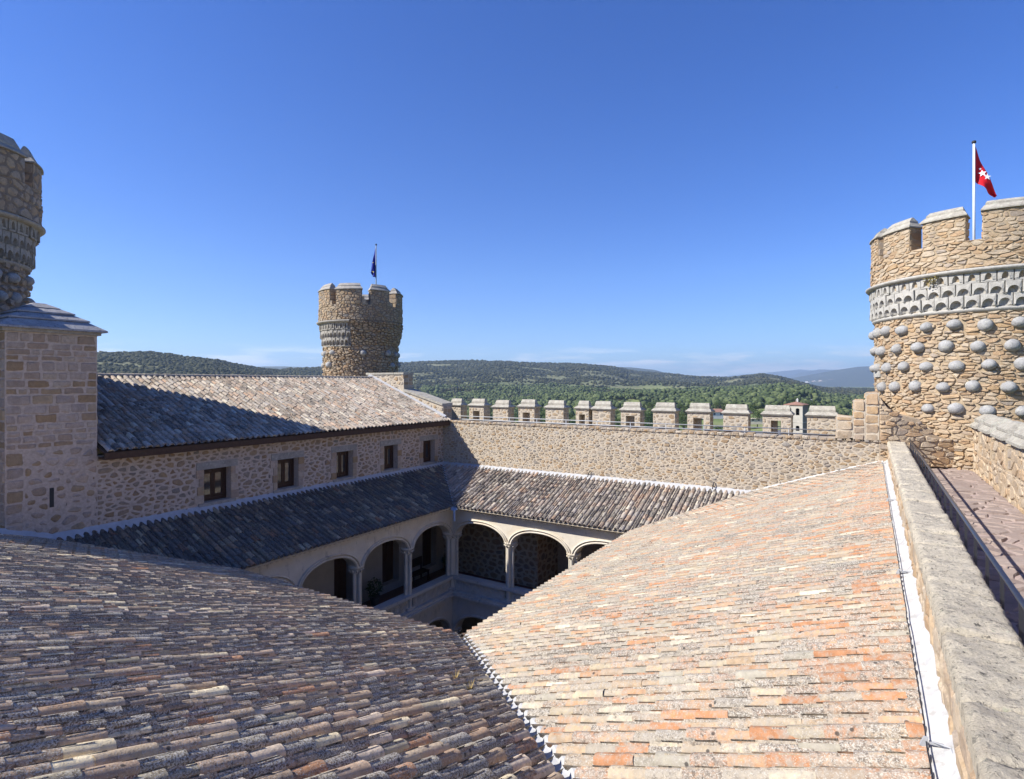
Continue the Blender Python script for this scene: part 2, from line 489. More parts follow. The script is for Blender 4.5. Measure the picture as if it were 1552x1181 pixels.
def rubble(wd, ht, cw, ch, gap, rng, drop=.12, holes=(), rnd_w=.5):
    """irregular stones on a w x h sheet: list of polygons [(s,t)]"""
    asp = ch / cw
    seeds = []
    t = 0.0
    while t < ht + ch:
        hh = ch * rng.uniform(.65, 1.4)
        s = -cw * rng.random()
        while s < wd + cw:
            ww = cw * rng.uniform(1 - rnd_w, 1 + rnd_w)
            if rng.random() > drop:
                seeds.append(((s + ww / 2) * asp, t + hh / 2 + rng.uniform(-.32, .32) * hh))
            s += ww
        t += hh
    wts = [(ch * rng.choice((.0, .12, .3, .5, .66))) ** 2 for _ in seeds]
    cs = ch * 1.6
    grid = {}
    for i, (x, y) in enumerate(seeds):
        grid.setdefault((int(x // cs), int(y // cs)), []).append(i)
    res = []
    W = wd * asp
    for i, (x, y) in enumerate(seeds):
        gx, gy = int(x // cs), int(y // cs)
        near = []
        for ax in (-2, -1, 0, 1, 2):
            for ay in (-2, -1, 0, 1, 2):
                near += grid.get((gx + ax, gy + ay), [])
        nb = sorted(((seeds[j][0] - x) ** 2 + (seeds[j][1] - y) ** 2, j) for j in near if j != i)[:18]
        poly = [(0, 0), (W, 0), (W, ht), (0, ht)]
        poly = [(max(min(px, x + 3 * ch), x - 3 * ch), max(min(py, y + 3 * ch), y - 3 * ch)) for px, py in poly]
        if x < 0 or x > W or y < 0 or y > ht:
            poly = clip(clip(clip(clip([(x - 2 * ch, y - 2 * ch), (x + 2 * ch, y - 2 * ch), (x + 2 * ch, y + 2 * ch), (x - 2 * ch, y + 2 * ch)], -1, 0, 0), 1, 0, W), 0, -1, 0), 0, 1, ht)
        for d2, j in nb:
            if len(poly) < 3: break
            d = sqrt(d2)
            mxr = max((px - x) ** 2 + (py - y) ** 2 for px, py in poly)
            if d2 > 4 * mxr: break
            nx, ny = (seeds[j][0] - x) / d, (seeds[j][1] - y) / d
            g2 = gap * .5 * rng.uniform(.5, 1.6)
            poly = clip(poly, nx, ny, x * nx + y * ny + d / 2 + max(-.42 * d, min(.42 * d, (wts[i] - wts[j]) / (2 * d))) - g2)
        if len(poly) < 3: continue
        poly = [(px / asp, py) for px, py in poly]
        cx = sum(p[0] for p in poly) / len(poly); cy = sum(p[1] for p in poly) / len(poly)
        bad = False
        for (a0, b0, a1, b1) in holes:
            if a0 < cx < a1 and b0 < cy < b1: bad = True; break
            if min(p[0] for p in poly) < a1 and max(p[0] for p in poly) > a0 and min(p[1] for p in poly) < b1 and max(p[1] for p in poly) > b0:
                cand = [(a0 - cx, -1, 0), (cx - a1, 1, 0), (b0 - cy, 0, -1), (cy - b1, 0, 1)]
                best = max([(a0 - cx, 1, 0, a0), (cx - a1, -1, 0, -a1), (b0 - cy, 0, 1, b0), (cy - b1, 0, -1, -b1)])
                poly = clip(poly, best[1], best[2], best[3] - .004)
                if len(poly) < 3: bad = True; break
        if not bad: res.append(poly)
    return res

def ashlar(wd, ht, hs, ws, gap, rng):
    res = []
    t = 0
    while t < ht - .02:
        h = min(rng.uniform(*hs), ht - t)
        if ht - t - h < .08: h = ht - t
        s = 0
        while s < wd - .02:
            w_ = rng.uniform(*ws)
            if wd - s - w_ < ws[0] * .7: w_ = wd - s
            g2 = gap * .5
            j = lambda: rng.uniform(-.4, .4) * gap
            res.append([(s + g2 + j(), t + g2 + j()), (s + w_ - g2 + j(), t + g2 + j()), (s + w_ - g2 + j(), t + h - g2 + j()), (s + g2 + j(), t + h - g2 + j())])
            s += w_
        t += h
    return res

def parea(poly):
    a = 0
    for i in range(len(poly)):
        x0, y0 = poly[i]; x1, y1 = poly[(i + 1) % len(poly)]
        a += x0 * y1 - x1 * y0
    return a / 2

def stone_piece(poly, Mf, depth, bevel, rng, cut=.24, rx=None):
    if parea(poly) < 0: poly = poly[::-1]
    A = parea(poly)
    if A < .0012: return None
    # merge tiny edges, cut the corners
    q = []
    for p in poly:
        if not q or abs(p[0] - q[-1][0]) + abs(p[1] - q[-1][1]) > .025: q.append(p)
    if len(q) < 3: return None
    if cut:
        q2 = []
        for i in range(len(q)):
            a = q[i]; b = q[(i + 1) % len(q)]
            for k in (cut * rng.uniform(.6, 1.2), 1 - cut * rng.uniform(.6, 1.2)):
                q2.append((a[0] + (b[0] - a[0]) * k, a[1] + (b[1] - a[1]) * k))
        q = q2
    if cut and len(q) < 12:
        q3 = []
        for i in range(len(q)):
            a = q[i]; b = q[(i + 1) % len(q)]
            q3.append(a)
            L = sqrt((a[0] - b[0]) ** 2 + (a[1] - b[1]) ** 2)
            if L > .09:
                k = rng.uniform(.35, .65); j = rng.uniform(-.075, .03) * L
                q3.append((a[0] + (b[0] - a[0]) * k + (b[1] - a[1]) / L * j, a[1] + (b[1] - a[1]) * k - (b[0] - a[0]) / L * j))
        q = q3
    cx = sum(p[0] for p in q) / len(q); cy = sum(p[1] for p in q) / len(q)
    n = len(q)
    tx, ty = rng.uniform(-.12, .12), rng.uniform(-.12, .12)
    sz = sqrt(A)
    k = max(.3, 1 - bevel / (sz * .5))
    V = [Mf(p[0], p[1], -.012) for p in q]
    for p in q:
        x = cx + (p[0] - cx) * k; y = cy + (p[1] - cy) * k
        V.append(Mf(x, y, depth * rng.uniform(.75, 1.1) + (x - cx) * tx + (y - cy) * ty))
    V.append(Mf(cx + rng.uniform(-.15, .15) * sz, cy + rng.uniform(-.1, .1) * sz, depth * rng.uniform(.9, 1.2)))
    Fc = []
    for i in range(n):
        j = (i + 1) % n
        Fc.append((i, j, n + j, n + i)); Fc.append((n + i, n + j, 2 * n))
    r = (rng.random() if rx is None else rx, rng.random(), rng.random())
    return (V, Fc, r, A)

# ---- which pieces show largest: coarse blockers seen from the photograph's viewpoint
OCC_V = []; OCC_F = []
def occ(*pts):
    b = len(OCC_V); OCC_V.extend(pts); OCC_F.append(tuple(range(b, b + len(pts))))

def emit(pieces, parent, name, mat, stuff_name, limit=300, smooth=False, minpx=3.0):
    """largest visible pieces become objects of their own; the rest one mesh"""
    global BVH
    sc_ = []
    for i, (V, Fc, r, A) in enumerate(pieces):
        c = np.mean(np.array(V), axis=0)
        pr = project(c)
        s = 0
        if pr and -25 < pr[0] < 1577 and -25 < pr[1] < 1206:
            d = float(np.linalg.norm(c))
            s = A / (d * d)
        sc_.append((s, i, c))
    sc_.sort(key=lambda t: -t[0])
    chosen = []
    for s, i, c in sc_:
        if s <= 0 or len(chosen) >= limit: break
        d = Vector(c).length
        if BVH:
            dirv = Vector(c) / d
            h = BVH.ray_cast(Vector((0, 0, 0)), dirv, d - .35)
            if h[0] is not None: continue
        if sqrt(s) * F < minpx: break
        chosen.append(i)
    cs = set(chosen)
    for i in chosen:
        V, Fc, r, A = pieces[i]
        V = np.array([tuple(v) for v in V]); c = V.mean(0)
        me = make_mesh(name, (V - c).tolist(), Fc, [r] * len(V), mat, smooth)
        _link(bpy.data.objects.new(name, me), parent, c)
    rest = [p for i, p in enumerate(pieces) if i not in cs]
    if rest:
        mb = MB()
        for V, Fc, r, A in rest: mb.add(V, Fc, r)
        mb.build(stuff_name, mat, parent, smooth, kind='stuff')

# ------------------------------------------------------------ main dimensions (metres, camera at the origin)
XW, YN = -17.16, 21.25          # inner face of west wing, inner face of north curtain wall
XE1, YE1, ZE = -14.23, 18.25, -5.0
XE2, YS = -6.71, 8.90
ZF = -3.89
PG = (ZF - ZE) / (XE1 - XW)      # gallery roof pitch
PE = .351                        # east and south roof pitch
XR = .35
NET = (3.25, 24.85); NWT = (-25.2, 23.6); SWT = (-22.5, 5.0)
zW = lambda x, y: ZE + PG * (XE1 - x)
zN = lambda x, y: ZE + PG * (y - YE1)
zE = lambda x, y: ZE + PE * (x - XE2)
zS = lambda x, y: ZE + PE * (YS - y)
PWING = .40; XWE, ZWE, XRIDGE = -16.80, -1.80, -21.8
zWing = lambda x, y: ZWE + PWING * (XWE - x)
yv = YS - (XE1 - XW) * PG / PE
xv = XE2 + (YN - YE1) * PG / PE
POLY_W = [(XE1, YS), (XE1, YE1), (XW, YN), (XW, yv)]
POLY_N = [(XE1, YE1), (XE2, YE1), (xv, YN), (XW, YN)]
POLY_E = [(XE2, YE1), (XE2, YS), (XR, YS - (XR - XE2)), (XR, YN), (xv, YN)]
POLY_S = [(XE1, YS), (XW, yv), (XW, -2.6), (XR, -2.6), (XR, YS - (XR - XE2)), (XE2, YS)]
for poly, fz in ((POLY_W, zW), (POLY_N, zN), (POLY_E, zE), (POLY_S, zS)):
    occ(*[(x, y, fz(x, y) - .03) for x, y in poly])
occ((XWE, 6.9, ZWE - .03), (XWE, 21.2, ZWE - .03), (XRIDGE, 21.2, .17), (XRIDGE, 6.9, .17))
occ((XW, 5.0, -4.5), (XW, YN, -4.5), (XW, YN, -1.9), (XW, 5.0, -1.9))
occ((XW, 5.0, -4.5), (XW, 6.9, -4.5), (XW, 6.9, 1.3), (XW, 5.0, 1.3))
occ((XW, YN, -13), (XW + 5, YN, -13), (XW + 5, YN, -4), (XW, YN, -4))
occ((XW, YN, -4.4), (.4, YN, -4.4), (.4, YN, -1.83), (XW, YN, -1.83))
occ((.47, 0, -3), (.47, 21.2, -3), (.47, 21.2, -1.85), (.47, 0, -1.85))
occ((.95, 0, -1.85), (.95, 21.2, -1.85), (.47, 21.2, -1.85), (.47, 0, -1.85))
BVH = BVHTree.FromPolygons(OCC_V, OCC_F)

# ------------------------------------------------------------ tiled roofs
def tile_geo(P, L, U, N, ln, r0, r1, rng, seg=6, rise=.75):
    """a half-round clay tile, lower end at P, running up along U"""
    V = []; Fc = []
    rr = [r0, r0 * .52 + r1 * .48, r1]
    tt = [0, .5, 1]
    m = seg + 1
    for i in range(3):
        ctr = P + U * (ln * tt[i])
        for k in range(m):
            a = pi * k / seg
            q = rr[i] * rng.uniform(.955, 1.045)
            V.append(ctr + L * (q * cos(a)) + N * (q * sin(a) * rise))
    for i in range(2):
        for k in range(seg):
            Fc.append((i * m + k, i * m + k + 1, (i + 1) * m + k + 1, (i + 1) * m + k))
    b = len(V)
    th = .016
    for k in range(m):
        V.append(Vector(V[k]))
    for k in range(m):
        a = pi * k / seg
        q = r0 - th
        V.append(P + L * (q * cos(a)) + N * (q * sin(a) * rise * .97 - .002) + U * .004)
    for k in range(seg):
        Fc.append((b + k, b + m + k, b + m + k + 1, b + k + 1))
    return V, Fc

def tri(x, rng):
    return (x, rng.random() * (.25 if x > .9 else 1), rng.random())

def roof_tiles(parent, P0, e, n, pitch, a0, a1, lo, hi, mat, sp, ex, seed, rpick, limit=300, rise=.85):
    """columns of cover tiles over channel tiles; lo(a), hi(a) = horizontal run from the eave"""
    rng = random.Random(seed)
    P0 = Vector(P0); e = Vector(e); n = Vector(n)
    U = (n + Vector((0, 0, pitch))).normalized()
    N = e.cross(U)
    if N.z < 0: N = -N
    cosp = 1 / sqrt(1 + pitch * pitch)
    covers = []; ch = MB(); mort = MB()
    ncol = int((a1 - a0) / sp)
    for c in range(ncol):
        a = a0 + (c + .5) * sp
        b0, b1 = lo(a), hi(a)
        if b1 - b0 < .08: continue
        s0, s1 = b0 / cosp, b1 / cosp
        off = rng.uniform(0, .06) if b0 <= .001 else 0
        base = s0 - off
        k = 0
        lat = rng.uniform(-.008, .008)
        exc = ex * rng.uniform(.94, 1.06)
        sag = rng.uniform(-.006, .01)
        while base < s1 - .06:
            ln = min(exc * 1.27, s1 - base + .02)
            lat2 = lat + rng.uniform(-.009, .009)
            P = P0 + e * (a + lat2) + U * base + N * (.028 + sag + rng.uniform(-.004, .009))
            yaw = rng.uniform(-.03, .03)
            Uj = (U + e * yaw + N * rng.uniform(-.035, .012)).normalized()
            Lj = Uj.cross(N).normalized()
            r0 = sp * (.43 if rise < .8 else .405) * rng.uniform(.95, 1.06); r1 = r0 * .84
            V, Fc = tile_geo(P, Lj, Uj, N, ln, r0, r1, rng, 6, rise)
            covers.append((V, Fc, tri(rpick(rng, a, base * cosp), rng), exc * sp))
            if k == 0 and b0 <= .001:
                pts = [P + Lj * (r0 * .84 * cos(pi * j / 6)) + N * (r0 * .58 * sin(pi * j / 6)) + U * .03 for j in range(7)]
                mort.add(pts, [tuple(range(7))])
            base += exc * rng.uniform(.93, 1.07); k += 1
        # channel between this column and the next
        a2 = a + sp / 2
        b0, b1 = lo(a2), hi(a2)
        s0, s1 = b0 / cosp, b1 / cosp
        base = s0 - .05
        while base < s1 - .06:
            ln = min(ex * 1.2, s1 - base)
            V = []; Fc = []
            for i, t in enumerate((0, ln)):
                for k in range(5):
                    an = pi + pi * k / 4
                    V.append(P0 + e * (a2 + .085 * cos(an)) + U * (base + t) + N * (.085 + .08 * sin(an) + (.02 if i == 0 else 0)))
            for k in range(4): Fc.append((k, k + 1, 5 + k + 1, 5 + k))
            ch.add(V, Fc, (rpick(rng, a, base * cosp), rng.uniform(.4, 1), rng.random()))
            base += ex
    emit(covers, parent, 'tile', mat, 'small_tiles', limit, smooth=True)
    if ch.V: ch.build('channel_tiles', mat, parent, True, kind='stuff')
    if mort.V: mort.build('eave_mortar', M_MORT, parent, kind='stuff')

def roof_slab(parent, poly, fz, mat, thick=.05):
    mb = MB()
    if sum(poly[i][0] * poly[(i + 1) % len(poly)][1] - poly[(i + 1) % len(poly)][0] * poly[i][1] for i in range(len(poly))) < 0: poly = poly[::-1]
    mb.prism(poly, lambda x, y: fz(x, y) - .02 - thick, lambda x, y: fz(x, y) - .02)
    return mb.build('roof', mat, parent)

# ------------------------------------------------------------ galleries round the courtyard
def arch_curve(a, zs, h, n=18):
    pts = []
    for i in range(n + 1):
        t = pi - pi * i / n
        x = a * cos(t)
        # flattened three-centred arch
        z = h * (max(0, 1 - abs(cos(t)) ** 2.3)) ** (1 / 1.75)
        pts.append((x, zs + z))
    return pts

def arcade(th_, P0, e, nrm, nb, bay, upper=True, detail=True):
    """P0 corner at the courtyard face; e along, nrm towards the courtyard (2-D unit vectors)"""
    def W(s, n, z): return (P0[0] + e[0] * s + nrm[0] * n, P0[1] + e[1] * s + nrm[1] * n, z)
    flip = (e[0] * nrm[1] - e[1] * nrm[0]) > 0
    def addq(mb, V, Fc, r=(.5, .5, .5)):
        mb.add(V, [f[::-1] for f in Fc] if flip else Fc, r)
    def bx(mb, s0, s1, n0, n1, z0, z1):
        V = [W(s0, n0, z0), W(s1, n0, z0), W(s1, n1, z0), W(s0, n1, z0), W(s0, n0, z1), W(s1, n0, z1), W(s1, n1, z1), W(s0, n1, z1)]
        Fc = BOXF if (e[0] * nrm[1] - e[1] * nrm[0]) > 0 else [f[::-1] for f in BOXF]
        mb.add(V, Fc)
    TK = .40
    levels = [(-6.22, .55, -5.12, M_LIME), (-10.15, .72, -8.72, M_LIME_D)]
    for li, (zs, h, ztop, mat) in enumerate(levels):
        half = bay / 2 - .17
        sp = MB()
        for b in range(nb):
            sc0 = (b + .5) * bay
            cur = [(sc0 - bay / 2, zs - .1)] + [(sc0 + x, z) for x, z in arch_curve(half, zs, h)] + [(sc0 + bay / 2, zs - .1)]
            m = len(cur)
            V = []
            for (s, z) in cur:
                V += [W(s, 0, z), W(s, 0, ztop), W(s, -TK, z), W(s, -TK, ztop)]
            Fc = []
            for i in range(m - 1):
                a, c = i * 4, (i + 1) * 4
                Fc += [(a, a + 1, c + 1, c), (a + 2, c + 2, c + 3, a + 3), (a, c, c + 2, a + 2)]
            addq(sp, V, Fc)
        sp.build('spandrel_wall', mat, th_)
        for b in range(nb):
            sc0 = (b + .5) * bay
            for (o0, o1, pr) in ((.015, .075, .05), (.115, .165, .075)) if li == 0 else ((.02, .12, .05),):
                c0 = arch_curve(half + o0, zs, h + o0, 20); c1 = arch_curve(half + o1, zs, h + o1, 20)
                V = []
                for (x0, z0), (x1, z1) in zip(c0, c1):
                    V += [W(sc0 + x0, -.01, z0), W(sc0 + x0, pr * .7, z0), W(sc0 + (x0 + x1) / 2, pr, (z0 + z1) / 2), W(sc0 + x1, pr * .7, z1), W(sc0 + x1, -.01, z1)]
                Fc = []
                for i in range(20):
                    for k in range(4):
                        Fc.append((i * 5 + k, (i + 1) * 5 + k, (i + 1) * 5 + k + 1, i * 5 + k + 1))
                mb = MB(); addq(mb, V, Fc)
                mb.build('arch_moulding', mat, th_, True)
        for b in range(nb + 1):
            s = b * bay
            zb, zt = ((-8.62, -6.34) if li == 0 else (-12.7, -10.25))
            n0 = -TK / 2
            mb = MB()
            mb.lathe(*W(s, n0, 0)[:2], [(.155, zb + .2), (.125, zb + .28), (.12, zt - .12), (.13, zt - .08)], 10)
            co = mb.build('column', mat, th_, True)
            for ds, dn, rr in ((-.13, .06, .055), (.13, .06, .055), (0, .16, .065)):
                mb = MB(); mb.lathe(*W(s + ds, n0 + dn, 0)[:2], [(rr * 1.3, zb + .2), (rr, zb + .27), (rr, zt - .1), (rr * 1.2, zt - .06)], 8)
                mb.build('shaft', mat, co, True)
            mb = MB()
            mb.lathe(*W(s, n0, 0)[:2], [(.16, zt - .12), (.20, zt - .08), (.175, zt - .04), (.24, zt + .07), (.27, zt + .1), (.27, zt + .16), (.20, zt + .17)], 10)
            for k in range(10):   # carved leaves
                a = 2 * pi * k / 10
                p = W(s, n0, 0)
                mb.tube([(p[0] + .19 * cos(a), p[1] + .19 * sin(a), zt - .05), (p[0] + .24 * cos(a), p[1] + .24 * sin(a), zt + .02), (p[0] + .27 * cos(a), p[1] + .27 * sin(a), zt + .04)], [.02, .035, .02], 5)
            mb.build('capital', mat, co, True)
            mb = MB(); bx(mb, s - .2, s + .2, -TK - .02, .02, zb - .1, zb + .2); mb.build('plinth', M_LIME_D, co)
    # parapet of carved panels
    mb = MB(); bx(mb, -.05, nb * bay + .05, -.32, .09, -8.04, -7.93); bal = mb.build('balustrade', M_LIME_D, th_)
    for b in range(nb):
        s0, s1 = b * bay + .2, (b + 1) * bay - .2
        mb = MB(); bx(mb, s0, s1, -.24, -.06, -8.52, -8.041); mb.build('panel', M_LIME_D, bal)
        mb = MB()
        k = 7
        for i in range(k):
            c0 = s0 + (s1 - s0) * (i + .5) / k
            for rr in (.13, .075):
                pts = [W(c0 + rr * cos(t) * 1.15, -.05, -8.28 + rr * sin(t) * 1.35) for t in [2 * pi * j / 10 for j in range(11)]]
                mb.tube(pts, .017, 4, caps=False)
            for q in (-1, 1):
                mb.tube([W(c0 + .15, -.05, -8.28 + q * .2), W(c0 + .1, -.05, -8.28 + q * .1), W(c0 + .19, -.05, -8.28)], .018, 4)
        mb.build('tracery', M_LIME_D, bal)
    mb = MB()
    bx(mb, -.1, nb * bay + .1, -.36, .10, -8.62, -8.52); bx(mb, -.1, nb * bay + .1, -.36, .18, -8.72, -8.62)
    mb.build('string_course', M_LIME_D, th_)
    # dentilled cornice under the tiles
    mb = MB(); bx(mb, -.1, nb * bay + .1, -.1, .12, -5.12, -5.06); bx(mb, -.1, nb * bay + .1, -.1, .2, -5.06, -5.01)
    cor = mb.build('cornice', M_MORT, th_)
    mb = MB()
    nd = int(nb * bay / .19)
    for i in range(nd):
        bx(mb, i * .19 + .05, i * .19 + .12, .0, .10, -5.17, -5.121)
    mb.build('dentils', M_MORT, cor, kind='stuff')

def pick_plain(rng, a, b): return rng.random()
def pick_south(rng, a, b):
    x = rng.random()
    return x if x < .88 else rng.uniform(.9, 1)
def pick_east(rng, a, b):
    x = rng.random()
    # newer orange tiles along the wall and up the slope
    if b > 6.3 and rng.random() < .55: return rng.uniform(0, .2)
    if b > 2.0 and rng.random() < .20: return rng.uniform(0, .22)
    return x

AX0, AX1, AY0, AY1 = -14.55, -6.42, 8.55, 18.6
bw, bn = (AX1 - AX0) / 3, (AY1 - AY0) / 4

wg = thing('cloister_gallery', (-15.7, 13.6, -12.7), 'shaded two storey arcaded gallery with dark tiled lean-to roof below the five windows', 'gallery', 'galleries round the courtyard')
arcade(wg, (AX0, AY0), (0, 1), (1, 0), 4, bn)
ro = roof_slab(wg, POLY_W, zW, M_MORT)
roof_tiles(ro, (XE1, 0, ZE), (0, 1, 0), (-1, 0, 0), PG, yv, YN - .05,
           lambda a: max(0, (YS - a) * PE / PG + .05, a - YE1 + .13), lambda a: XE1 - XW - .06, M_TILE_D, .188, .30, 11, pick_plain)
mb = MB()
mb.prism([(XW, yv), (XW + .20, yv), (XW + .20, YN), (XW, YN)], lambda x, y: zW(x, y) - .02, lambda x, y: zW(x, y) + (.15 if x < XW + .1 else .05))
mb.build('flashing', M_FLASH_G, wg)

ng = thing('cloister_gallery', (-10.5, 20, -12.7), 'sunlit arcaded gallery with lean-to roof of grey tile ridges under the crenellated wall', 'gallery', 'galleries round the courtyard')
arcade(ng, (AX0, AY1), (1, 0), (0, -1), 3, bw)
ro = roof_slab(ng, POLY_N, zN, M_MORT)
roof_tiles(ro, (0, YE1, ZE), (1, 0, 0), (0, 1, 0), PG, XW + .05, xv,
           lambda a: max(0, XE1 - a + .13, (a - XE2) * PE / PG + .02), lambda a: YN - YE1 - .06, M_TILE_G, .187, .29, 12, pick_plain)
mb = MB()
mb.prism([(XW, YN - .2), (xv + .1, YN - .2), (xv + .1, YN), (XW, YN)], lambda x, y: zN(x, y) - .02, lambda x, y: zN(x, y) + (.12 if y > YN - .1 else .045))
mb.build('flashing', M_FLASH_N, ng)
# zinc valley between the two galleries, with a short spout
mb = MB()
d = Vector((-1, 1, 0)).normalized(); pl = Vector((1, 1, 0)).normalized()
A = Vector((XE1 + .18, YE1 - .18, ZE - .10)); B = Vector((XW, YN, ZF + .02))
V = []
for t in np.linspace(0, 1, 8):
    c = A.lerp(B, t); c.z += .05 if t > 0 else 0
    V += [c - pl * .13 + Vector((0, 0, .03)), c, c + pl * .13 + Vector((0, 0, .03)), c + pl * .13 + Vector((0, 0, .0)), c - Vector((0, 0, .03)), c - pl * .13]
Fc = []
for i in range(7):
    for k in range(6):
        k2 = (k + 1) % 6
        Fc.append((i * 6 + k, i * 6 + k2, i * 6 + 6 + k2, i * 6 + 6 + k))
mb.add(V, Fc)
mb.tube([A + Vector((0, 0, .0)), A + Vector((.03, -.03, -.16)), A + Vector((.05, -.05, -.42))], .045, 8)
mb.build('valley_gutter', M_ZINC, ng)

eg = thing('cloister_gallery', (-3, 10, -12.7), 'orange and cream tiled gallery roof sloping down from the long low wall to the courtyard', 'gallery', 'galleries round the courtyard')
arcade(eg, (AX1, AY1), (0, -1), (-1, 0), 4, bn)
ro = roof_slab(eg, POLY_E, zE, M_EAVE)
roof_tiles(ro, (XE2, 0, ZE), (0, 1, 0), (1, 0, 0), PE, 1.9, YN - .12,
           lambda a: max(0, (YS - a) + .15, (a - YE1) * PG / PE - .03), lambda a: XR - XE2 - .02, M_TILE_E, .188, .30, 13, pick_east, rise=.82)
mb = MB()   # white render fillet against the low wall and against the curtain wall
ys = np.linspace(-2.6, YN, 66)
rg = random.Random(5)
V = []
for y in ys:
    z = zE(XR, y)
    j = rg.uniform(-.012, .012)
    V += [(XR - .03 + j, y, z - .03), (XR - .02 + j, y, z + .045 + j * .5), (.41, y, z + .075), (.475, y, z + .16 + rg.uniform(-.02, .02)), (.475, y, z - .03)]
Fc = []
for i in range(len(ys) - 1):
    for k in range(4): Fc.append((i * 5 + k + 1, i * 5 + k, i * 5 + 5 + k, i * 5 + 6 + k))
mb.add(V, Fc)
xs = np.linspace(xv - .05, XR, 40)
V = []
for x in xs:
    z = zE(x, YN); j = rg.uniform(-.012, .012)
    V += [(x, YN - .16 + j, z - .03), (x, YN - .15 + j, z + .06), (x, YN - .06, z + .07), (x, YN + .01, z + .13 + rg.uniform(-.02, .02))]
Fc = []
for i in range(len(xs) - 1):
    for k in range(3): Fc.append((i * 4 + k, i * 4 + k + 1, i * 4 + 5 + k, i * 4 + 4 + k))
mb.add(V, Fc)
mb.build('flashing', M_FLASH_W, eg)

sg = thing('cloister_gallery', (-8, 5, -12.7), 'broad dark lichened tile roof in front with scattered cream tiles', 'gallery', 'galleries round the courtyard')
arcade(sg, (AX0, AY0), (1, 0), (0, 1), 3, bw)
ro = roof_slab(sg, POLY_S, zS, M_EAVE)
roof_tiles(ro, (0, YS, ZE), (1, 0, 0), (0, -1, 0), PE, XW + .03, XR,
           lambda a: max(0, (XE1 - a) * PG / PE, a - XE2 + .19), lambda a: YS + 2.5, M_TILE_S, .195, .305, 14, pick_south, rise=.82)
# white metal valley with scalloped upstand between the front roof and the east roof
mb = MB()
A = Vector((XE2 - .05, YS + .05, ZE)); B = Vector((XR, YS - (XR - XE2), zE(XR, 0)))
d = (B - A); ln = d.length; d.normalize(); pl = Vector((1, 1, 0)).normalized()
n_ = 150
V = []
for i in range(n_ + 1):
    t = i / n_
    c = A + d * (ln * t) + Vector((0, 0, .01))
    sc_ = abs(sin(pi * t * ln / .27))
    V += [c - pl * .11 + Vector((0, 0, .02)), c - pl * .03, c + pl * .03 + Vector((0, 0, .015)), c + pl * .055 + Vector((0, 0, .035 + .045 * sc_)), c + pl * .095 + Vector((0, 0, .04 + .045 * sc_)), c + pl * .10]
Fc = []
for i in range(n_):
    for k in range(5): Fc.append((i * 6 + k, i * 6 + k + 1, i * 6 + 7 + k, i * 6 + 6 + k))
mb.add(V, Fc)
mb.build('valley_flashing', M_FLASH_N, sg)
mb = MB(); mb.prism([(XW, -2.6), (XW + .16, -2.6), (XW + .16, yv + .3), (XW, yv + .3)], lambda x, y: zS(x, y) - .02, lambda x, y: zS(x, y) + (.22 if x < XW + .1 else .06))
mb.build('flashing', M_FLASH_G, sg)

# gallery floors, back walls, courtyard
for nm, zt in (('upper', -8.8), ('lower', -12.7)):
    for t_, (x0, x1, y0, y1) in ((wg, (XW, AX0, 5.0, YN)), (ng, (AX0 + .001, AX1, AY1, YN)), (eg, (AX1, .3, 2, YN)), (sg, (AX0 + .001, AX1 - .001, 2, AY0))):
        mb = MB(); mb.box(x0 + .01, x1 - .01, y0 + .01, y1 - .01, zt - .12, zt); mb.build('gallery_floor', M_FLOORT, t_)
mb = MB(); mb.box(AX0, AX1, AY0, AY1, -12.95, -12.72); tag(mb.build('courtyard_floor', M_COURT), kind='structure')
DOORS = [(12.2, 13.2), (14.73, 15.63), (17.25, 18.24), (19.76, 20.75)]
mb = MB(); y = 2.0
for a, b in DOORS:
    mb.box(XW - .5, XW - .02, y, a, -13, -4.2); mb.box(XW - .5, XW - .02, a, b, -6.6, -4.2); mb.box(XW - .5, XW - .02, a, b, -13, -8.5); y = b
mb.box(XW - .5, XW - .02, y, YN + .3, -13, -4.2)
mb.build('back_wall', M_PLAST, wg)
for a, b in DOORS:
    mb = MB(); mb.box(XW - .42, XW - .34, a + .02, b - .02, -8.5, -6.61)
    d_ = mb.build('door', M_WOOD, wg)
    for k in range(3):
        mb = MB(); zz = -8.4 + k * .6
        mb.box(XW - .345, XW - .325, a + .14, (a + b) / 2 - .06, zz, zz + .5); mb.box(XW - .345, XW - .325, (a + b) / 2 + .06, b - .14, zz, zz + .5)
        mb.build('door_panel', M_WOOD, d_)
for t_, bx_ in ((eg, (.0, .3, 2, YN, -13, -3)), (sg, (XW, .3, 2.0, 2.3, -13, -3.2))):
    mb = MB(); mb.box(*bx_); mb.build('back_wall', M_PLAST, t_)

# ------------------------------------------------------------ west wing
ww = thing('castle_wing', (-19.5, 14, -25), 'long rubble stone wing with a row of five small windows under a big tiled roof', 'castle wing')
WINS = [(9.72, 10.59), (12.26, 13.11), (14.81, 15.62), (17.31, 18.12), (19.77, 20.58)]
WZ0, WZ1 = -3.67, -2.65
mb = MB(); y = 6.9
for a, b in WINS:
    mb.box(XW - .55, XW, y, a, -4.19, -1.93); mb.box(XW - .55, XW, a, b, -4.19, WZ0); mb.box(XW - .55, XW, a, b, WZ1, -1.93); y = b
mb.box(XW - .55, XW, y, YN, -4.19, -1.93)
mb.box(XRIDGE * 2 - XW, XRIDGE * 2 - XW + .5, 6.9, YN, -25, -1.93)
wall = mb.build('wall', M_MORT_W, ww)
rng = random.Random(21)
mW = lambda y0, z0: (lambda s, t, n: Vector((XW + n, y0 + s, z0 + t)))
holes = []
for a, b in WINS: holes.append((a - 6.9 - .24, WZ0 + 4.15 - .2, b - 6.9 + .24, WZ1 + 4.15 + .24))
pcs = []
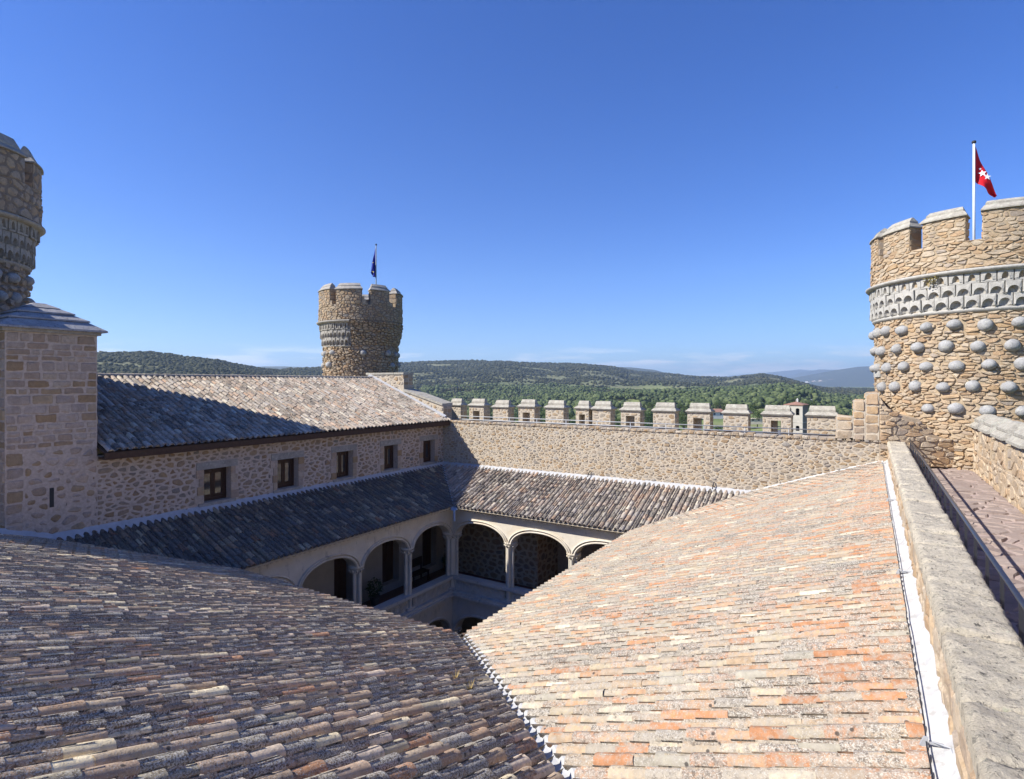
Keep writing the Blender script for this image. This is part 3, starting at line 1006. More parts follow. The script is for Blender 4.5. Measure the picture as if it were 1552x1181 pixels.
for p in rubble(YN - 6.9, 2.24, .205, .115, .028, rng, .22, holes, .8):
    q = stone_piece(p, mW(6.9, -4.15), rng.uniform(.008, .026), .03, rng, .18)
    if q: pcs.append(q)
emit(pcs, wall, 'stone', M_ST_W, 'small_stones', 300)
for a, b in WINS:
    mb = MB(); mb.box(XW - .30, XW - .24, a, b, WZ0, WZ0 + .09)
    mb.box(XW - .30, XW - .24, a, b, WZ1 - .09, WZ1); mb.box(XW - .30, XW - .24, a, a + .09, WZ0 + .09, WZ1 - .09); mb.box(XW - .30, XW - .24, b - .09, b, WZ0 + .09, WZ1 - .09)
    wn = mb.build('window', M_WINWOOD, ww)
    m_ = (a + b) / 2
    for k, (p, q) in enumerate(((a + .092, m_ - .002), (m_ + .002, b - .092))):
        mb = MB(); x0, x1 = XW - .285, XW - .25
        mb.box(x0, x1, p, p + .07, WZ0 + .092, WZ1 - .092); mb.box(x0, x1, q - .07, q, WZ0 + .092, WZ1 - .092)
        mb.box(x0, x1, p + .07, q - .07, WZ0 + .092, WZ0 + .19); mb.box(x0, x1, p + .07, q - .07, WZ1 - .18, WZ1 - .092)
        mb.build('casement', M_WINWOOD, wn)
        mb = MB(); mb.box(XW - .272, XW - .264, p + .071, q - .071, WZ0 + .191, WZ1 - .181); mb.build('pane', M_GLASS, wn)
    mb = MB(); mb.box(XW - .54, XW - .50, a, b, WZ0, WZ1); mb.build('window_back', M_BLACK, wn)
    for nm, bx_, mt in (('lintel', (XW - .24, XW + .03, a - .22, b + .22, WZ1, WZ1 + .22), M_GRAN), ('sill', (XW - .24, XW + .035, a - .16, b + .16, WZ0 - .18, WZ0 - .002), M_GRAN)):
        mb = MB(); mb.box(*bx_); mb.build(nm, mt, wn)
    zz = WZ0
    for k in range(4):
        h = (WZ1 - WZ0) / 4
        for sgn in (-1, 1):
            wd_ = rng.uniform(.14, .30)
            mb = MB(); r_ = (rng.random(), rng.random() * .4, rng.random())
            y0, y1 = (a - wd_, a - .001) if sgn < 0 else (b + .001, b + wd_)
            mb.box(XW - .22, XW + .022 + rng.uniform(0, .012), y0, y1, zz + .008, zz + h - .008, r_)
            mb.build('jamb_stone', M_ST_P, wn)
        zz += h
mb = MB(); mb.box(XW - .1, XW - .02, 5.87, 5.96, -3.1, -2.6)
ro = roof_slab(ww, [(XWE, 6.92), (XWE, YN), (XRIDGE, YN), (XRIDGE, 6.92)], zWing, M_EAVE)
roof_tiles(ro, (XWE, 0, ZWE), (0, 1, 0), (-1, 0, 0), PWING, 6.95, YN - .02, lambda a: 0, lambda a: XWE - XRIDGE - .03, M_TILE_W, .192, .30, 15, pick_plain)
mb = MB()   # back slope
mb.add([(XRIDGE, 6.92, zWing(XRIDGE, 0)), (XRIDGE, YN, zWing(XRIDGE, 0)), (XRIDGE - 5, YN, ZWE), (XRIDGE - 5, 6.92, ZWE)], [(0, 1, 2, 3)])
mb.build('rear_slope', M_TILE_W, ww)
rp = []
y = 6.95
while y < YN - .1:
    ln = .36
    V, Fc = tile_geo(Vector((XRIDGE, y, zWing(XRIDGE, 0) + .03)), Vector((1, 0, 0)), Vector((0, 1, 0)), Vector((0, 0, 1)), ln * 1.15, .12, .105, rng)
    rp.append((V, Fc, (rng.random(), .9, rng.random()), .05)); y += ln
emit(rp, ro, 'ridge_tile', M_TILE_S, 'small_ridge_tiles', 60, True, 2)
mb = MB(); mb.box(XW, XWE + .06, 6.92, YN, ZWE - .21, ZWE - .16); mb.box(XWE - .02, XWE + .05, 6.92, YN, ZWE - .16, ZWE - .03)
mb.build('eave_board', M_EAVE, ww)
mb = MB()
y = 7.2
while y < YN - .1:
    mb.box(XW, XWE - .03, y, y + .09, ZWE - .158, ZWE - .06); y += .5
mb.build('rafters', M_EAVE, ww)
# gable parapet with sloped coping and square end block
GY0, GY1 = YN + .02, YN + .68
gz = lambda x, y: -.34 - (x + 19.7) * .27
mb = MB(); mb.prism([(-19.7, GY0), (-17.2, GY0), (-17.2, GY1), (-19.7, GY1)], -4.2, lambda x, y: gz(x, y) - .09)
mb.box(-22.3, -19.71, GY0, GY1, -4.2, .40); mb.box(-27.2, -22.31, GY0, GY1, -25, -.4)
gw = mb.build('gable_wall', M_MORT, ww)
rng = random.Random(22)
pcs = []
for p in rubble(5.1, 3.3, .27, .17, .03, rng):
    cx = np.mean([a for a, b in p]) - 22.3; cz = np.mean([b for a, b in p]) - 2.9
    lim = .36 if cx < -19.75 else gz(cx, 0) - .16
    if cz > lim or cz < zWing(cx, 0) - .1 or cx > -17.25: continue
    q = stone_piece(p, lambda s, t, n: Vector((-22.3 + s, GY0 - n, -2.9 + t)), .02, .03, rng)
    if q: pcs.append(q)
emit(pcs, gw, 'stone', M_ST_N, 'small_stones', 120)
pcs = []
for p in ashlar(.66, .7, (.16, .25), (.3, .4), .02, rng):
    q = stone_piece(p, lambda s, t, n: Vector((-19.71 + n, GY0 + s, -.3 + t)), .02, .02, rng, 0); pcs.append(q)
for p in ashlar(.66, .75, (.16, .25), (.3, .4), .02, rng):
    q = stone_piece(p, lambda s, t, n: Vector((-17.2 + n, GY0 + s, -1.85 + t)), .02, .02, rng, 0); pcs.append(q)
emit(pcs, gw, 'quoin', M_ST_N, 'small_quoins', 40)
for k in range(5):
    x0, x1 = -19.69 + k * .5, -19.69 + (k + 1) * .5 - .015
    mb = MB(); mb.prism([(x0, GY0 - .07), (x1, GY0 - .07), (x1, GY1 + .07), (x0, GY1 + .07)], lambda x, y: gz(x, y) - .088, lambda x, y: gz(x, y) + .03 + (0 if y > GY0 + .2 else -.02))
    mb.build('coping_slab', M_GRAN_L, gw)
for k in range(4):
    x0 = -22.32 + k * .66
    mb = MB(); mb.box(x0, x0 + .645, GY0 - .05, GY1 + .05, .402, .50); mb.build('coping_slab', M_GRAN_L, gw)
mb = MB(); mb.prism([(-22, GY0 - .22), (-17.0, GY0 - .22), (-17.0, GY0 - .005), (-22, GY0 - .005)], lambda x, y: zWing(x, y) - .02, lambda x, y: zWing(x, y) + (.16 if y > GY0 - .1 else .07))
mb.build('flashing', M_FLASH_G, ww)

# ------------------------------------------------------------ square pier with stepped slab cap
pr_ = thing('stone_turret', (-18.1, 5.96, -25), 'square ashlar turret with a stepped pyramid cap of grey slabs', 'turret')
mb = MB(); mb.box(-19.1, XW, 5.02, 6.898, -25, 1.22)
core = mb.build('shaft', M_MORT_W, pr_)
rng = random.Random(31)
pcs = []
def pmap(s, t, n): return Vector((XW + n, 5.02 + s, -1.6 + t))
for p in ashlar(1.88, 2.80, (.13, .26), (.18, .50), .024, rng):
    pcs.append(stone_piece(p, pmap, .02, .025, rng, .10))
holes = [(.84, 1.15, .98, 1.72)]
for p in rubble(1.88, 2.55, .30, .19, .055, rng, .15, holes + [(0, 0, .36, 2.55)]):
    q = stone_piece(p, lambda s, t, n: Vector((XW + n, 5.02 + s, -4.2 + t)), .022, .045, rng, .27)
    if q: pcs.append(q)
for p in ashlar(.36, 2.55, (.2, .33), (.3, .4), .03, rng):
    pcs.append(stone_piece(p, lambda s, t, n: Vector((XW + n, 5.02 + s, -4.2 + t)), .022, .03, rng, .10))
for p in ashlar(1.94, 5.4, (.18, .3), (.25, .55), .028, rng):
    pcs.append(stone_piece(p, lambda s, t, n: Vector((-19.1 + s, 5.02 - n, -4.2 + t)), .02, .025, rng, .10))
for p in ashlar(1.94, 3.1, (.18, .3), (.25, .55), .028, rng):
    pcs.append(stone_piece(p, lambda s, t, n: Vector((XW - s, 6.898 + n, -1.9 + t)), .02, .025, rng, .10))
emit([p for p in pcs if p], core, 'stone', M_ST_P, 'small_stones', 300)
mb = MB(); mb.box(XW - .3, XW + .004, 5.875, 5.965, -3.09, -2.61); mb.build('slit_window', M_BLACK, pr_)
def frust(mb, h0, z0, h1, z1, cx=-18.12, cy=5.96):
    mb.hexa([(cx - h0, cy - h0, z0), (cx + h0, cy - h0, z0), (cx + h0, cy + h0, z0), (cx - h0, cy + h0, z0)], [(cx - h1, cy - h1, z1), (cx + h1, cy - h1, z1), (cx + h1, cy + h1, z1), (cx - h1, cy + h1, z1)])
mb = MB(); mb.box(-19.16, XW + .07, 4.95, 6.97, 1.222, 1.30); mb.build('cornice', M_GRAN, pr_)
for (a, z0, b, z1) in ((1.13, 1.302, 1.12, 1.35), (1.115, 1.352, .80, 1.56), (.84, 1.562, .83, 1.60), (.82, 1.602, .56, 1.74), (.60, 1.742, .59, 1.78), (.58, 1.782, .34, 1.90), (.37, 1.902, .12, 2.03)):
    mb = MB(); frust(mb, a, z0, b, z1); mb.build('cap_slab', M_CAPSTONE, pr_)

sb = thing('stair_block', (-19.2, 3.6, -25), 'tall plain stone stair block behind the square turret', 'turret')
mb = MB(); mb.box(-20.4, -18.05, 2.3, 4.9, -25, 2.7); sbw = mb.build('shaft', M_MORT_W, sb)
pcs = []
for p in ashlar(2.35, 6, (.2, .32), (.3, .6), .03, rng): pcs.append(stone_piece(p, lambda s, t, n: Vector((-20.4 + s, 2.3 - n, -3.3 + t)), .02, .025, rng, .1))
for p in ashlar(2.6, 6, (.2, .32), (.3, .6), .03, rng): pcs.append(stone_piece(p, lambda s, t, n: Vector((-18.05 + n, 2.3 + s, -3.3 + t)), .02, .025, rng, .1))
emit(pcs, sbw, 'stone', M_ST_P, 'small_stones', 0)
mb = MB(); mb.box(-20.5, -17.92, 2.15, 5.0, 2.702, 2.85); mb.build('cap_slab', M_CAPSTONE, sb)

# ------------------------------------------------------------ north curtain wall
nw = thing('curtain_wall', (-8.5, 22.5, -25), 'long warm rubble curtain wall topped by a row of stone merlons', 'castle wall')
mb = MB()
mb.box(XW, .9, YN, YN + .5, -4.3, -1.86)                 # inner parapet
mb.box(XW - .4, .9, YN + .5, 23.2, -4.3, -2.62)          # wall walk
mb.box(XW - .4, .9, 23.2, 23.75, -4.3, -2.3)            # outer parapet
mb.box(XW - .4, -12.04, YN, 23.7, -25, -4.301)
mb.box(-9.0, .9, YN, 23.7, -25, -4.301)
mb.box(-12.039, -9.001, YN, 23.7, -25, -8.82); mb.box(-12.039, -9.001, YN, 23.7, -5.9, -4.301)
mb.box(-12.039, -11.5, 23.1, 23.7, -8.82, -5.9); mb.box(-11.18, -9.001, 23.1, 23.7, -8.82, -5.9); mb.box(-11.5, -11.18, 23.1, 23.7, -8.82, -7.9)
cw_ = mb.build('wall', M_MORT, nw)
rng = random.Random(41)
pcs = []
for p in rubble(XR + .1 - XW, 2.15, .175, .085, .014, rng, .2, (), .8):
    cx = np.mean([a for a, b in p]) + XW; cz = np.mean([b for a, b in p]) - 4.0
    if cx > xv and cz < zE(cx, 0) + .1: continue
    rx = None
    q = stone_piece(p, lambda s, t, n: Vector((XW + s, YN - n, -4.0 + t)), rng.uniform(.004, .026), .016, rng, .12)
    if q: pcs.append(q)
for k in range(70):   # ragged top course
    x = XW + .1 + k * .248
    if x > .3: break
    p = [(x, -1.9), (x + .23, -1.9), (x + .23, -1.80 + rng.uniform(-.03, .05)), (x, -1.80 + rng.uniform(-.03, .05))]
    q = stone_piece(p, lambda s, t, n: Vector((s, YN - n, t)), .05, .04, rng, .2)
    mbq = None
    pcs.append(q)
    z1 = -1.80 + rng.uniform(-.03, .03)
    V = [Vector((a, b, z)) for z in (-1.87, z1) for a, b in ((x, YN - .03), (x + .235, YN - .03), (x + .235, YN + .5), (x, YN + .5))]
    pcs.append((V, BOXF, (rng.random(), rng.random(), rng.random()), .05))
emit([p for p in pcs if p], cw_, 'stone', M_ST_N, 'small_stones', 300)
# rubble inside the gallery, in shade
pcs = []
for p in rubble(XW * -1 - 12.04, 3.0, .32, .22, .04, rng, .15):
    q = stone_piece(p, lambda s, t, n: Vector((XW + s, YN - n, -8.8 + t)), .02, .04, rng, .25)
    if q: pcs.append(q)
for p in rubble(1.85, 2.9, .34, .24, .06, rng, .12):
    q = stone_piece(p, lambda s, t, n: Vector((-12.04 + n, YN + s, -8.82 + t)), .02, .04, rng, .25)
    if q: pcs.append(q)
for p in rubble(2.4, 3.0, .34, .24, .06, rng, .12):
    q = stone_piece(p, lambda s, t, n: Vector((-9.0 + s, YN - n, -8.8 + t)), .02, .04, rng, .25)
    if q: pcs.append(q)
emit(pcs, nw and mb.build('gallery_wall', M_MORT_W, nw) if False else cw_, 'rubble_stone', M_ST_W, 'small_rubble', 120)

def add_cap(mbf, w0, d0, z0, cx, cy, ax, ay, parent, nm='cap'):
    """two-step coping: lower slab with drip, upper slab, both sloped"""
    def fr(a0, b0, za, a1, b1, zb):
        mb = MB()
        f = lambda a, b, z: (cx + ax[0] * a + ay[0] * b, cy + ax[1] * a + ay[1] * b, z)
        mb.hexa([f(-a0, -b0, za), f(a0, -b0, za), f(a0, b0, za), f(-a0, b0, za)], [f(-a1, -b1, zb), f(a1, -b1, zb), f(a1, b1, zb), f(-a1, b1, zb)])
        return mb
    a, b = w0 / 2, d0 / 2
    m1 = fr(a + .03, b + .05, z0, a + .075, b + .09, z0 + .06)
    m2 = fr(a + .073, b + .088, z0 + .061, a - .02, b - .10, z0 + .165)
    m1.add(m2.V, m2.F)
    o = m1.build(nm, M_GRAN_L, parent)
    m3 = fr(a - .055, b - .14, z0 + .167, a - .05, b - .135, z0 + .25)
    m4 = fr(a - .052, b - .137, z0 + .251, a - .08, .06, z0 + .385)
    m3.add(m4.V, m4.F)
    m3.build('cap_ridge', M_GRAN_L, parent)

MER = [(-18.40, -17.63), (-17.09, -16.20), (-15.65, -14.77), (-14.18, -13.31), (-12.71, -11.79), (-11.17, -10.55), (-10.36, -9.52), (-9.04, -8.19), (-7.63, -6.72), (-6.22, -5.34), (-4.84, -3.93), (-3.42, -2.45), (-1.93, -.98)]
rng = random.Random(42)
for i, (x0, x1) in enumerate(MER):
    zb, zt = -2.301, -1.225 + rng.uniform(-.03, .03)
    mb = MB(); rr = (rng.random(), rng.random(), rng.random())
    hole = i % 2 == 1
    if hole:
        wd_ = x1 - x0
        h0, h1 = x0 + wd_ * .26, x1 - wd_ * .28
        if i == 11: h0, h1 = x0 + .28, x1 - .34
        mb.box(x0, h0, 23.2, 23.75, zb, zt); mb.box(h1, x1, 23.2, 23.75, zb, zt); mb.box(h0, h1, 23.2, 23.75, -1.42, zt); mb.box(h0 + .001, h0 + (h1 - h0) * .5, 23.62, 23.749, -2.02, -1.42); mb.box(h0 + (h1 - h0) * .82, h1 - .001, 23.62, 23.749, -2.02, -1.42)
        mb.box(h0, h1, 23.2, 23.75, zb, -2.02)
    else:
        mb.box(x0, x1, 23.2, 23.75, zb, zt)
    mo = mb.build('merlon', M_MORT, nw)
    pcs = []
    hl = [(h0 - x0 - .01, zb + .28 - zb - .02, h1 - x0 + .01, -1.42 - zb + .01)] if hole else []
    for p in rubble(x1 - x0, zt - zb, .20, .13, .018, rng, .15, hl):
        q = stone_piece(p, lambda s, t, n: Vector((x0 + s, 23.2 - n, zb + t)), .012, .03, rng, .22)
        if q: pcs.append(q)
    for p in ashlar(.55, zt - zb, (.16, .26), (.25, .35), .02, rng):
        pcs.append(stone_piece(p, lambda s, t, n: Vector((x1 + n, 23.2 + s, zb + t)), .012, .02, rng, .1))
    emit([p for p in pcs if p], mo, 'stone', M_ST_N, 'small_stones', 14)
    add_cap(None, x1 - x0, .55, zt + .002, (x0 + x1) / 2, 23.475, (1, 0), (0, 1), mo)
JX = [.25, .46, .7, 1.3, 1.6, 2.2]; JY = [YN - .02, YN - .01, YN + .06, YN + .31, YN + .45, 21.98]; JZ = [-.45, -.8, -1.0, -1.15, -1.6, -1.8]
mb = MB()
for k in range(5):
    mb.hexa([(JX[k], JY[k], -2.6), (JX[k + 1], JY[k + 1], -2.6), (JX[k + 1], 23.8, -2.6), (JX[k], 23.8, -2.6)], [(JX[k], JY[k], JZ[k]), (JX[k + 1], JY[k + 1], JZ[k + 1]), (JX[k + 1], 23.8, JZ[k + 1]), (JX[k], 23.8, JZ[k])])
jn = mb.build('tower_junction', M_MORT_NE, nw)
pcs = []
for p in rubble(1.95, 2.2, .27, .12, .014, rng, .2, (), .7):
    cx = .25 + np.mean([a for a, b in p]); cz = -2.58 + np.mean([b for a, b in p])
    if cz > np.interp(cx, JX, JZ) - .02: continue
    q = stone_piece(p, lambda s, t, n: Vector((.25 + s, float(np.interp(.25 + s, JX, JY)) - n, -2.58 + t)), rng.uniform(.012, .06), .016, rng, .12)
    if q: pcs.append(q)
emit(pcs, jn, 'stone', M_ST_NE, 'small_stones', 60)
# stepped blocks climbing to the round tower
STEPS = [(-.93, -.46, -1.10), (-.455, -.13, -.57), (-.125, .245, -.33)]
for x0, x1, zt in STEPS:
    mb = MB(); mb.box(x0, x1, YN - .03, YN + .75, -1.859, zt)
    so = mb.build('step_block', M_MORT, nw)
    pcs = [stone_piece(p, lambda s, t, n: Vector((x0 + s, YN - .03 - n, -1.85 + t)), .02, .025, rng, .12) for p in ashlar(x1 - x0, zt + 1.85, (.2, .32), (.25, .4), .025, rng)]
    pcs += [stone_piece(p, lambda s, t, n: Vector((x0 + s, YN - .03 + t, zt + n)), .02, .03, rng, .12) for p in ashlar(x1 - x0, .78, (.3, .4), (.3, .5), .025, rng)]
    pcs += [stone_piece(p, lambda s, t, n: Vector((x0 - n, YN + .72 - s, -1.85 + t)), .02, .025, rng, .12) for p in ashlar(.75, zt + 1.85, (.2, .32), (.25, .4), .025, rng)]
    emit([p for p in pcs if p], so, 'stone', M_ST_NE, 'small_stones', 40)

def railing(name, p0, p1, ztop, zmid, zfoot, step, rad, mat, label, th=None):
    p0 = Vector(p0); p1 = Vector(p1); L = (p1 - p0).length
    t_ = thing(name, (p0 + p1) / 2 + Vector((0, 0, zfoot)), label, 'railing')
    mb = MB(); mb.tube([p0 + Vector((0, 0, ztop)), p1 + Vector((0, 0, ztop))], rad, 8); mb.build('rail', mat, t_, True)
    if zmid is not None:
        mb = MB(); mb.tube([p0 + Vector((0, 0, zmid)), p1 + Vector((0, 0, zmid))], rad * .7, 6); mb.build('rail', mat, t_, True)
    n_ = int(L / step)
    for i in range(n_ + 1):
        q = p0.lerp(p1, i / n_)
        mb = MB(); mb.tube([q + Vector((0, 0, zfoot)), q + Vector((0, 0, ztop - rad))], rad * .85, 6); mb.build('post', mat, t_, True)
    return t_
railing('guard_rail', (XW + .05, 21.9, 0), (-.5, 21.9, 0), -1.76, -2.1, -2.62, 2.9, .022, M_RAIL, 'thin grey pipe rail along the inner edge of the wall walk')
railing('guard_rail', (-17.6, 23.02, 0), (-1.0, 23.02, 0), -1.69, -2.05, -2.62, 1.46, .020, M_RAIL, 'thin grey pipe rail close behind the merlons of the wall walk')

# ------------------------------------------------------------ round towers
def cmap(cx, cy, a0, z0, R):
    return lambda s, t, n: Vector((cx + (R + n) * cos(a0 + s / R), cy + (R + n) * sin(a0 + s / R), z0 + t))

def sector(mb, cx, cy, r0, r1, a0, a1, z0, z1, n=6, r0t=None, r1t=None, da=0.0):
    r0t = r0 if r0t is None else r0t; r1t = r1 if r1t is None else r1t
    V = []
    for i in range(n + 1):
        a = a0 + (a1 - a0) * i / n
        at = (a0 + da) + (a1 - a0 - 2 * da) * i / n
        V += [(cx + r0 * cos(a), cy + r0 * sin(a), z0), (cx + r1 * cos(a), cy + r1 * sin(a), z0),
              (cx + r1t * cos(at), cy + r1t * sin(at), z1), (cx + r0t * cos(at), cy + r0t * sin(at), z1)]
    Fc = [(0, 3, 2, 1), (n * 4, n * 4 + 1, n * 4 + 2, n * 4 + 3)]
    for i in range(n):
        a, b = i * 4, i * 4 + 4
        Fc += [(a, a + 1, b + 1, b), (a + 1, a + 2, b + 2, b + 1), (a + 2, a + 3, b + 3, b + 2), (a + 3, a, b, b + 3)]
    mb.add(V, Fc)

def ball_mesh(mat, seed, R):
    rg = random.Random(seed)
    V = []; Fc = []
    n, m = 12, 7
    V.append((0, 0, R))
    for j in range(1, m):
        for k in range(n):
            th = pi * j / m; ph = 2 * pi * k / n
            q = R * rg.uniform(.93, 1.05)
            V.append((q * sin(th) * cos(ph), q * sin(th) * sin(ph), q * cos(th) * .96))
    V.append((0, 0, -R * .96))
    for k in range(n): Fc.append((0, 1 + k, 1 + (k + 1) % n))
    for j in range(m - 2):
        for k in range(n):
            a = 1 + j * n; b = a + n; k2 = (k + 1) % n
            Fc.append((a + k, b + k, b + k2, a + k2))
    l = len(V) - 1; a = 1 + (m - 2) * n
    for k in range(n): Fc.append((l, a + (k + 1) % n, a + k))
    return make_mesh('stone_ball', V, Fc, [(.5, .5, .5)] * len(V), mat, True)

def corbel_mesh(mat, w_, h_, d_, style):
    """carved cell of a stalactite band, hollowed by an arched niche: local x = tangent, y = outward, z = up"""
    mb = MB()
    hw = w_ * .49
    n = 9
    if style == 0: aw, ah, z0, ex = hw * .50, h_ * .62, h_ * .16, 1.0
    else: aw, ah, z0, ex = hw * .80, h_ * .60, -h_ * .02, 1.0
    arch = []
    for k in range(n):
        t = pi - pi * k / (n - 1)
        arch.append((aw * cos(t), z0 + ah * sin(t) ** .9))
    outer = [(-hw, z0 if style == 0 else 0), (-hw, h_ * .45), (-hw, h_), (-hw * .55, h_ * 1.0), (0, h_ * 1.0), (hw * .55, h_ * 1.0), (hw, h_), (hw, h_ * .45), (hw, z0 if style == 0 else 0)]
    V = []
    for (x, z) in outer: V.append((x, -.03, z))
    for (x, z) in outer: V.append((x, d_ * (.80 + .12 * z / h_), z))
    for (x, z) in arch: V.append((x * 1.06, d_ * (1.0 if style else .95), z + .004))
    for (x, z) in arch: V.append((x * .9, d_ * .45, z * .96))
    for (x, z) in arch: V.append((x * .55, .005, z * .8))
    Fc = []
    for r_ in range(4):
        for k in range(n - 1):
            Fc.append((r_ * n + k, r_ * n + k + 1, (r_ + 1) * n + k + 1, (r_ + 1) * n + k))
    mb.add(V, Fc)
    # sloping sill that catches the light
    if style == 0:
        mb.add([(-hw, -.03, 0), (hw, -.03, 0), (hw, d_ * .78, 0), (-hw, d_ * .78, 0), (-hw, d_ * .80, z0), (hw, d_ * .80, z0), (aw * .5, .02, z0 + h_ * .12), (-aw * .5, .02, z0 + h_ * .12)], [(0, 1, 2, 3), (3, 2, 5, 4), (4, 5, 6, 7)])
    else:
        # pointed drops at both feet of the arch
        for sg in (-1, 1):
            x = sg * hw * .92
            mb.add([(x - .035, d_ * .8, .01), (x + .035, d_ * .8, .01), (x + .03, .0, .01), (x - .03, .0, .01), (x, d_ * .45, -h_ * .30)], [(0, 4, 1), (1, 4, 2), (2, 4, 3), (3, 4, 0)])
    return make_mesh('corbel', mb.V, mb.F, mb.R, mat, False)

def place_shared(name, me, parent, loc, rz, sc3=None):
    o = bpy.data.objects.new(name, me)
    _link(o, parent, loc)
    o.rotation_euler = (0, 0, rz)
    if sc3: o.scale = sc3
    return o

def round_tower(name, label, c, Rl, Rm, Ru, zb, z_m0, z_m1, z_c, z_cap, z_top, merl, balls, stmat, mortmat, cw2, ch2, gap, arcs, band_arc, seed, limit, capmat=M_GRAN_L, ball_r=.205, bandrows=3, msmin=14):
    rng = random.Random(seed)
    t_ = thing(name, (c[0], c[1], -25), label, 'tower', 'round corner towers')
    BM = M_GRAN_BAND if ball_r > .2 else M_GRAN_OLD
    mb = MB()
    mb.lathe(c[0], c[1], [(Rl + .25, -25), (Rl, zb), (Rl, z_m0 + .1), (Rl + .02, z_m0 + .3), (Rm - .12, z_m1 - .2), (Ru, z_m1 - .02), (Ru, z_c), (Ru - .55, z_c), (Ru - .55, z_m1 + .2), (.01, z_m1 + .2)], 64)
    dr = mb.build('drum', mortmat, t_, False)
    pcs = []
    (A0, A1) = arcs
    a0r = radians(A0)
    bl = []
    for (za, angs) in balls:
        for a in angs:
            s = (radians(a) - a0r) * Rl
            bl.append((s - ball_r * .75, za - zb - ball_r * .75, s + ball_r * .75, za - zb + ball_r * .75))
    for p in rubble((radians(A1) - a0r) * Rl, z_m0 - zb, cw2, ch2, gap, rng, .22, bl, .7):
        q = stone_piece(p, cmap(c[0], c[1], a0r, zb, Rl), rng.uniform(.012, .07) * (1 if ball_r > .2 else 1.7), ch2 * .12, rng, .12)
        if q: pcs.append(q)
    for p in rubble((radians(A1) - a0r) * Ru, z_c - z_m1 - .02, cw2 * 1.05, ch2 * 1.1, gap, rng, .22, (), .7):
        q = stone_piece(p, cmap(c[0], c[1], a0r, z_m1 + .02, Ru), rng.uniform(.012, .05), ch2 * .13, rng, .12)
        if q: pcs.append(q)
    if band_arc and (A1 - band_arc[1] > 20):     # stretch of the band rebuilt flush in rubble
        b0 = radians(band_arc[1] + 1)
        for p in rubble((radians(A1) - b0) * Rm, z_m1 - z_m0 - .02, cw2, ch2, gap, rng, .22, (), .7):
            def mm(s, t, n):
                a = b0 + s / Rm; f = min(1, max(0, t / (z_m1 - z_m0)))
                R = Rl + (Ru - Rl) * (f ** .7) + n
                return Vector((c[0] + R * cos(a), c[1] + R * sin(a), z_m0 + t))
            q = stone_piece(p, mm, rng.uniform(.012, .07) * (1 if ball_r > .2 else 1.7), ch2 * .12, rng, .12)
            if q: pcs.append(q)
    emit(pcs, dr, 'stone', stmat, 'small_stones', limit, False, 4)
    # mouldings and stalactite band
    ba0, ba1 = band_arc
    for (z, R, h) in ((z_m0, Rl + .02, .14), (z_m1, Rm, .13)):
        mb = MB(); n_ = max(8, int((ba1 - ba0) / 4))
        prof = [(R - .1, z - h), (R + .03, z - h), (R + .09, z - h * .55), (R + .09, z - h * .25), (R + .02, z), (R - .12, z + .02)]
        full = ba1 - ba0 > 355
        mb.lathe(c[0], c[1], prof, 72 if full else n_, radians(ba0), radians(ba1) if not full else radians(ba0) + 2 * pi)
        mb.build('moulding', BM, t_, True)
    hb = (z_m1 - .13) - z_m0
    mb = MB()
    prof = [(Rl + .01, z_m0 - .02), (Rl + .02, z_m0 + hb * .2), (Rm - .16, z_m1 - .13 - hb * .25), (Rm - .14, z_m1 - .12)]
    full = ba1 - ba0 > 355
    mb.lathe(c[0], c[1], prof, 72 if full else max(8, int((ba1 - ba0) / 4)), radians(ba0), radians(ba1) if not full else radians(ba0) + 2 * pi)
    band = mb.build('stalactite_band', BM, t_, False)
    wv = .36 * Rl / 3.07
    me0 = [corbel_mesh(BM, wv, hb / bandrows * .98, .15, 0), corbel_mesh(BM, wv, hb / bandrows * .98, .15, 1)]
    stp = wv / Rl
    for row in range(bandrows):
        f = (row + .1) / bandrows
        z = z_m0 + hb * row / bandrows + .03
        R = Rl + .01 + (Rm - .17 - Rl) * f
        n_ = int(radians(min(ba1, A1) - max(ba0, A0)) / stp)
        for k in range(n_):
            a = radians(max(ba0, A0)) + (k + (.5 if row % 2 else 0.02)) * stp + stp * .3
            place_shared('corbel', me0[0 if row == bandrows - 1 else 1], band, (c[0] + R * cos(a), c[1] + R * sin(a), z), a - pi / 2, (1, rng.uniform(.8, 1.2), 1))
    # stone balls
    bms = [ball_mesh(M_GRAN_BALL, s, ball_r) for s in (1, 2, 3)]
    for (za, angs) in balls:
        for a in angs:
            ar = radians(a + rng.uniform(-1, 1))
            Rb = Rl + ball_r * rng.uniform(.0, .28)
            place_shared('stone_ball', bms[rng.randrange(3)], t_, (c[0] + Rb * cos(ar), c[1] + Rb * sin(ar), za + rng.uniform(-.035, .035)), rng.uniform(0, 6), (rng.uniform(.85, 1.12), rng.uniform(.85, 1.12), rng.uniform(.8, 1.02)))
    zc0, zt0 = z_cap, z_top
    for (m0, m1) in merl:
        a0, a1 = radians(m0 + rng.uniform(-1, 1)), radians(m1 + rng.uniform(-1, 1))
        dzm = rng.uniform(-.05, .05) * (1.6 if ball_r < .2 else .8)
        z_cap, z_top = zc0 + dzm, zt0 + dzm + rng.uniform(-.02, .04)
        mb = MB(); sector(mb, c[0], c[1], Ru - .5, Ru, a0, a1, z_c + .001, z_cap)
        mo = mb.build('merlon', mortmat, t_)
        am = (a0 + a1) / 2
        pc = project((c[0] + Ru * cos(am), c[1] + Ru * sin(am), z_c))
        facing = (cos(am) * -c[0] + sin(am) * -c[1]) > 0
        pcs = []
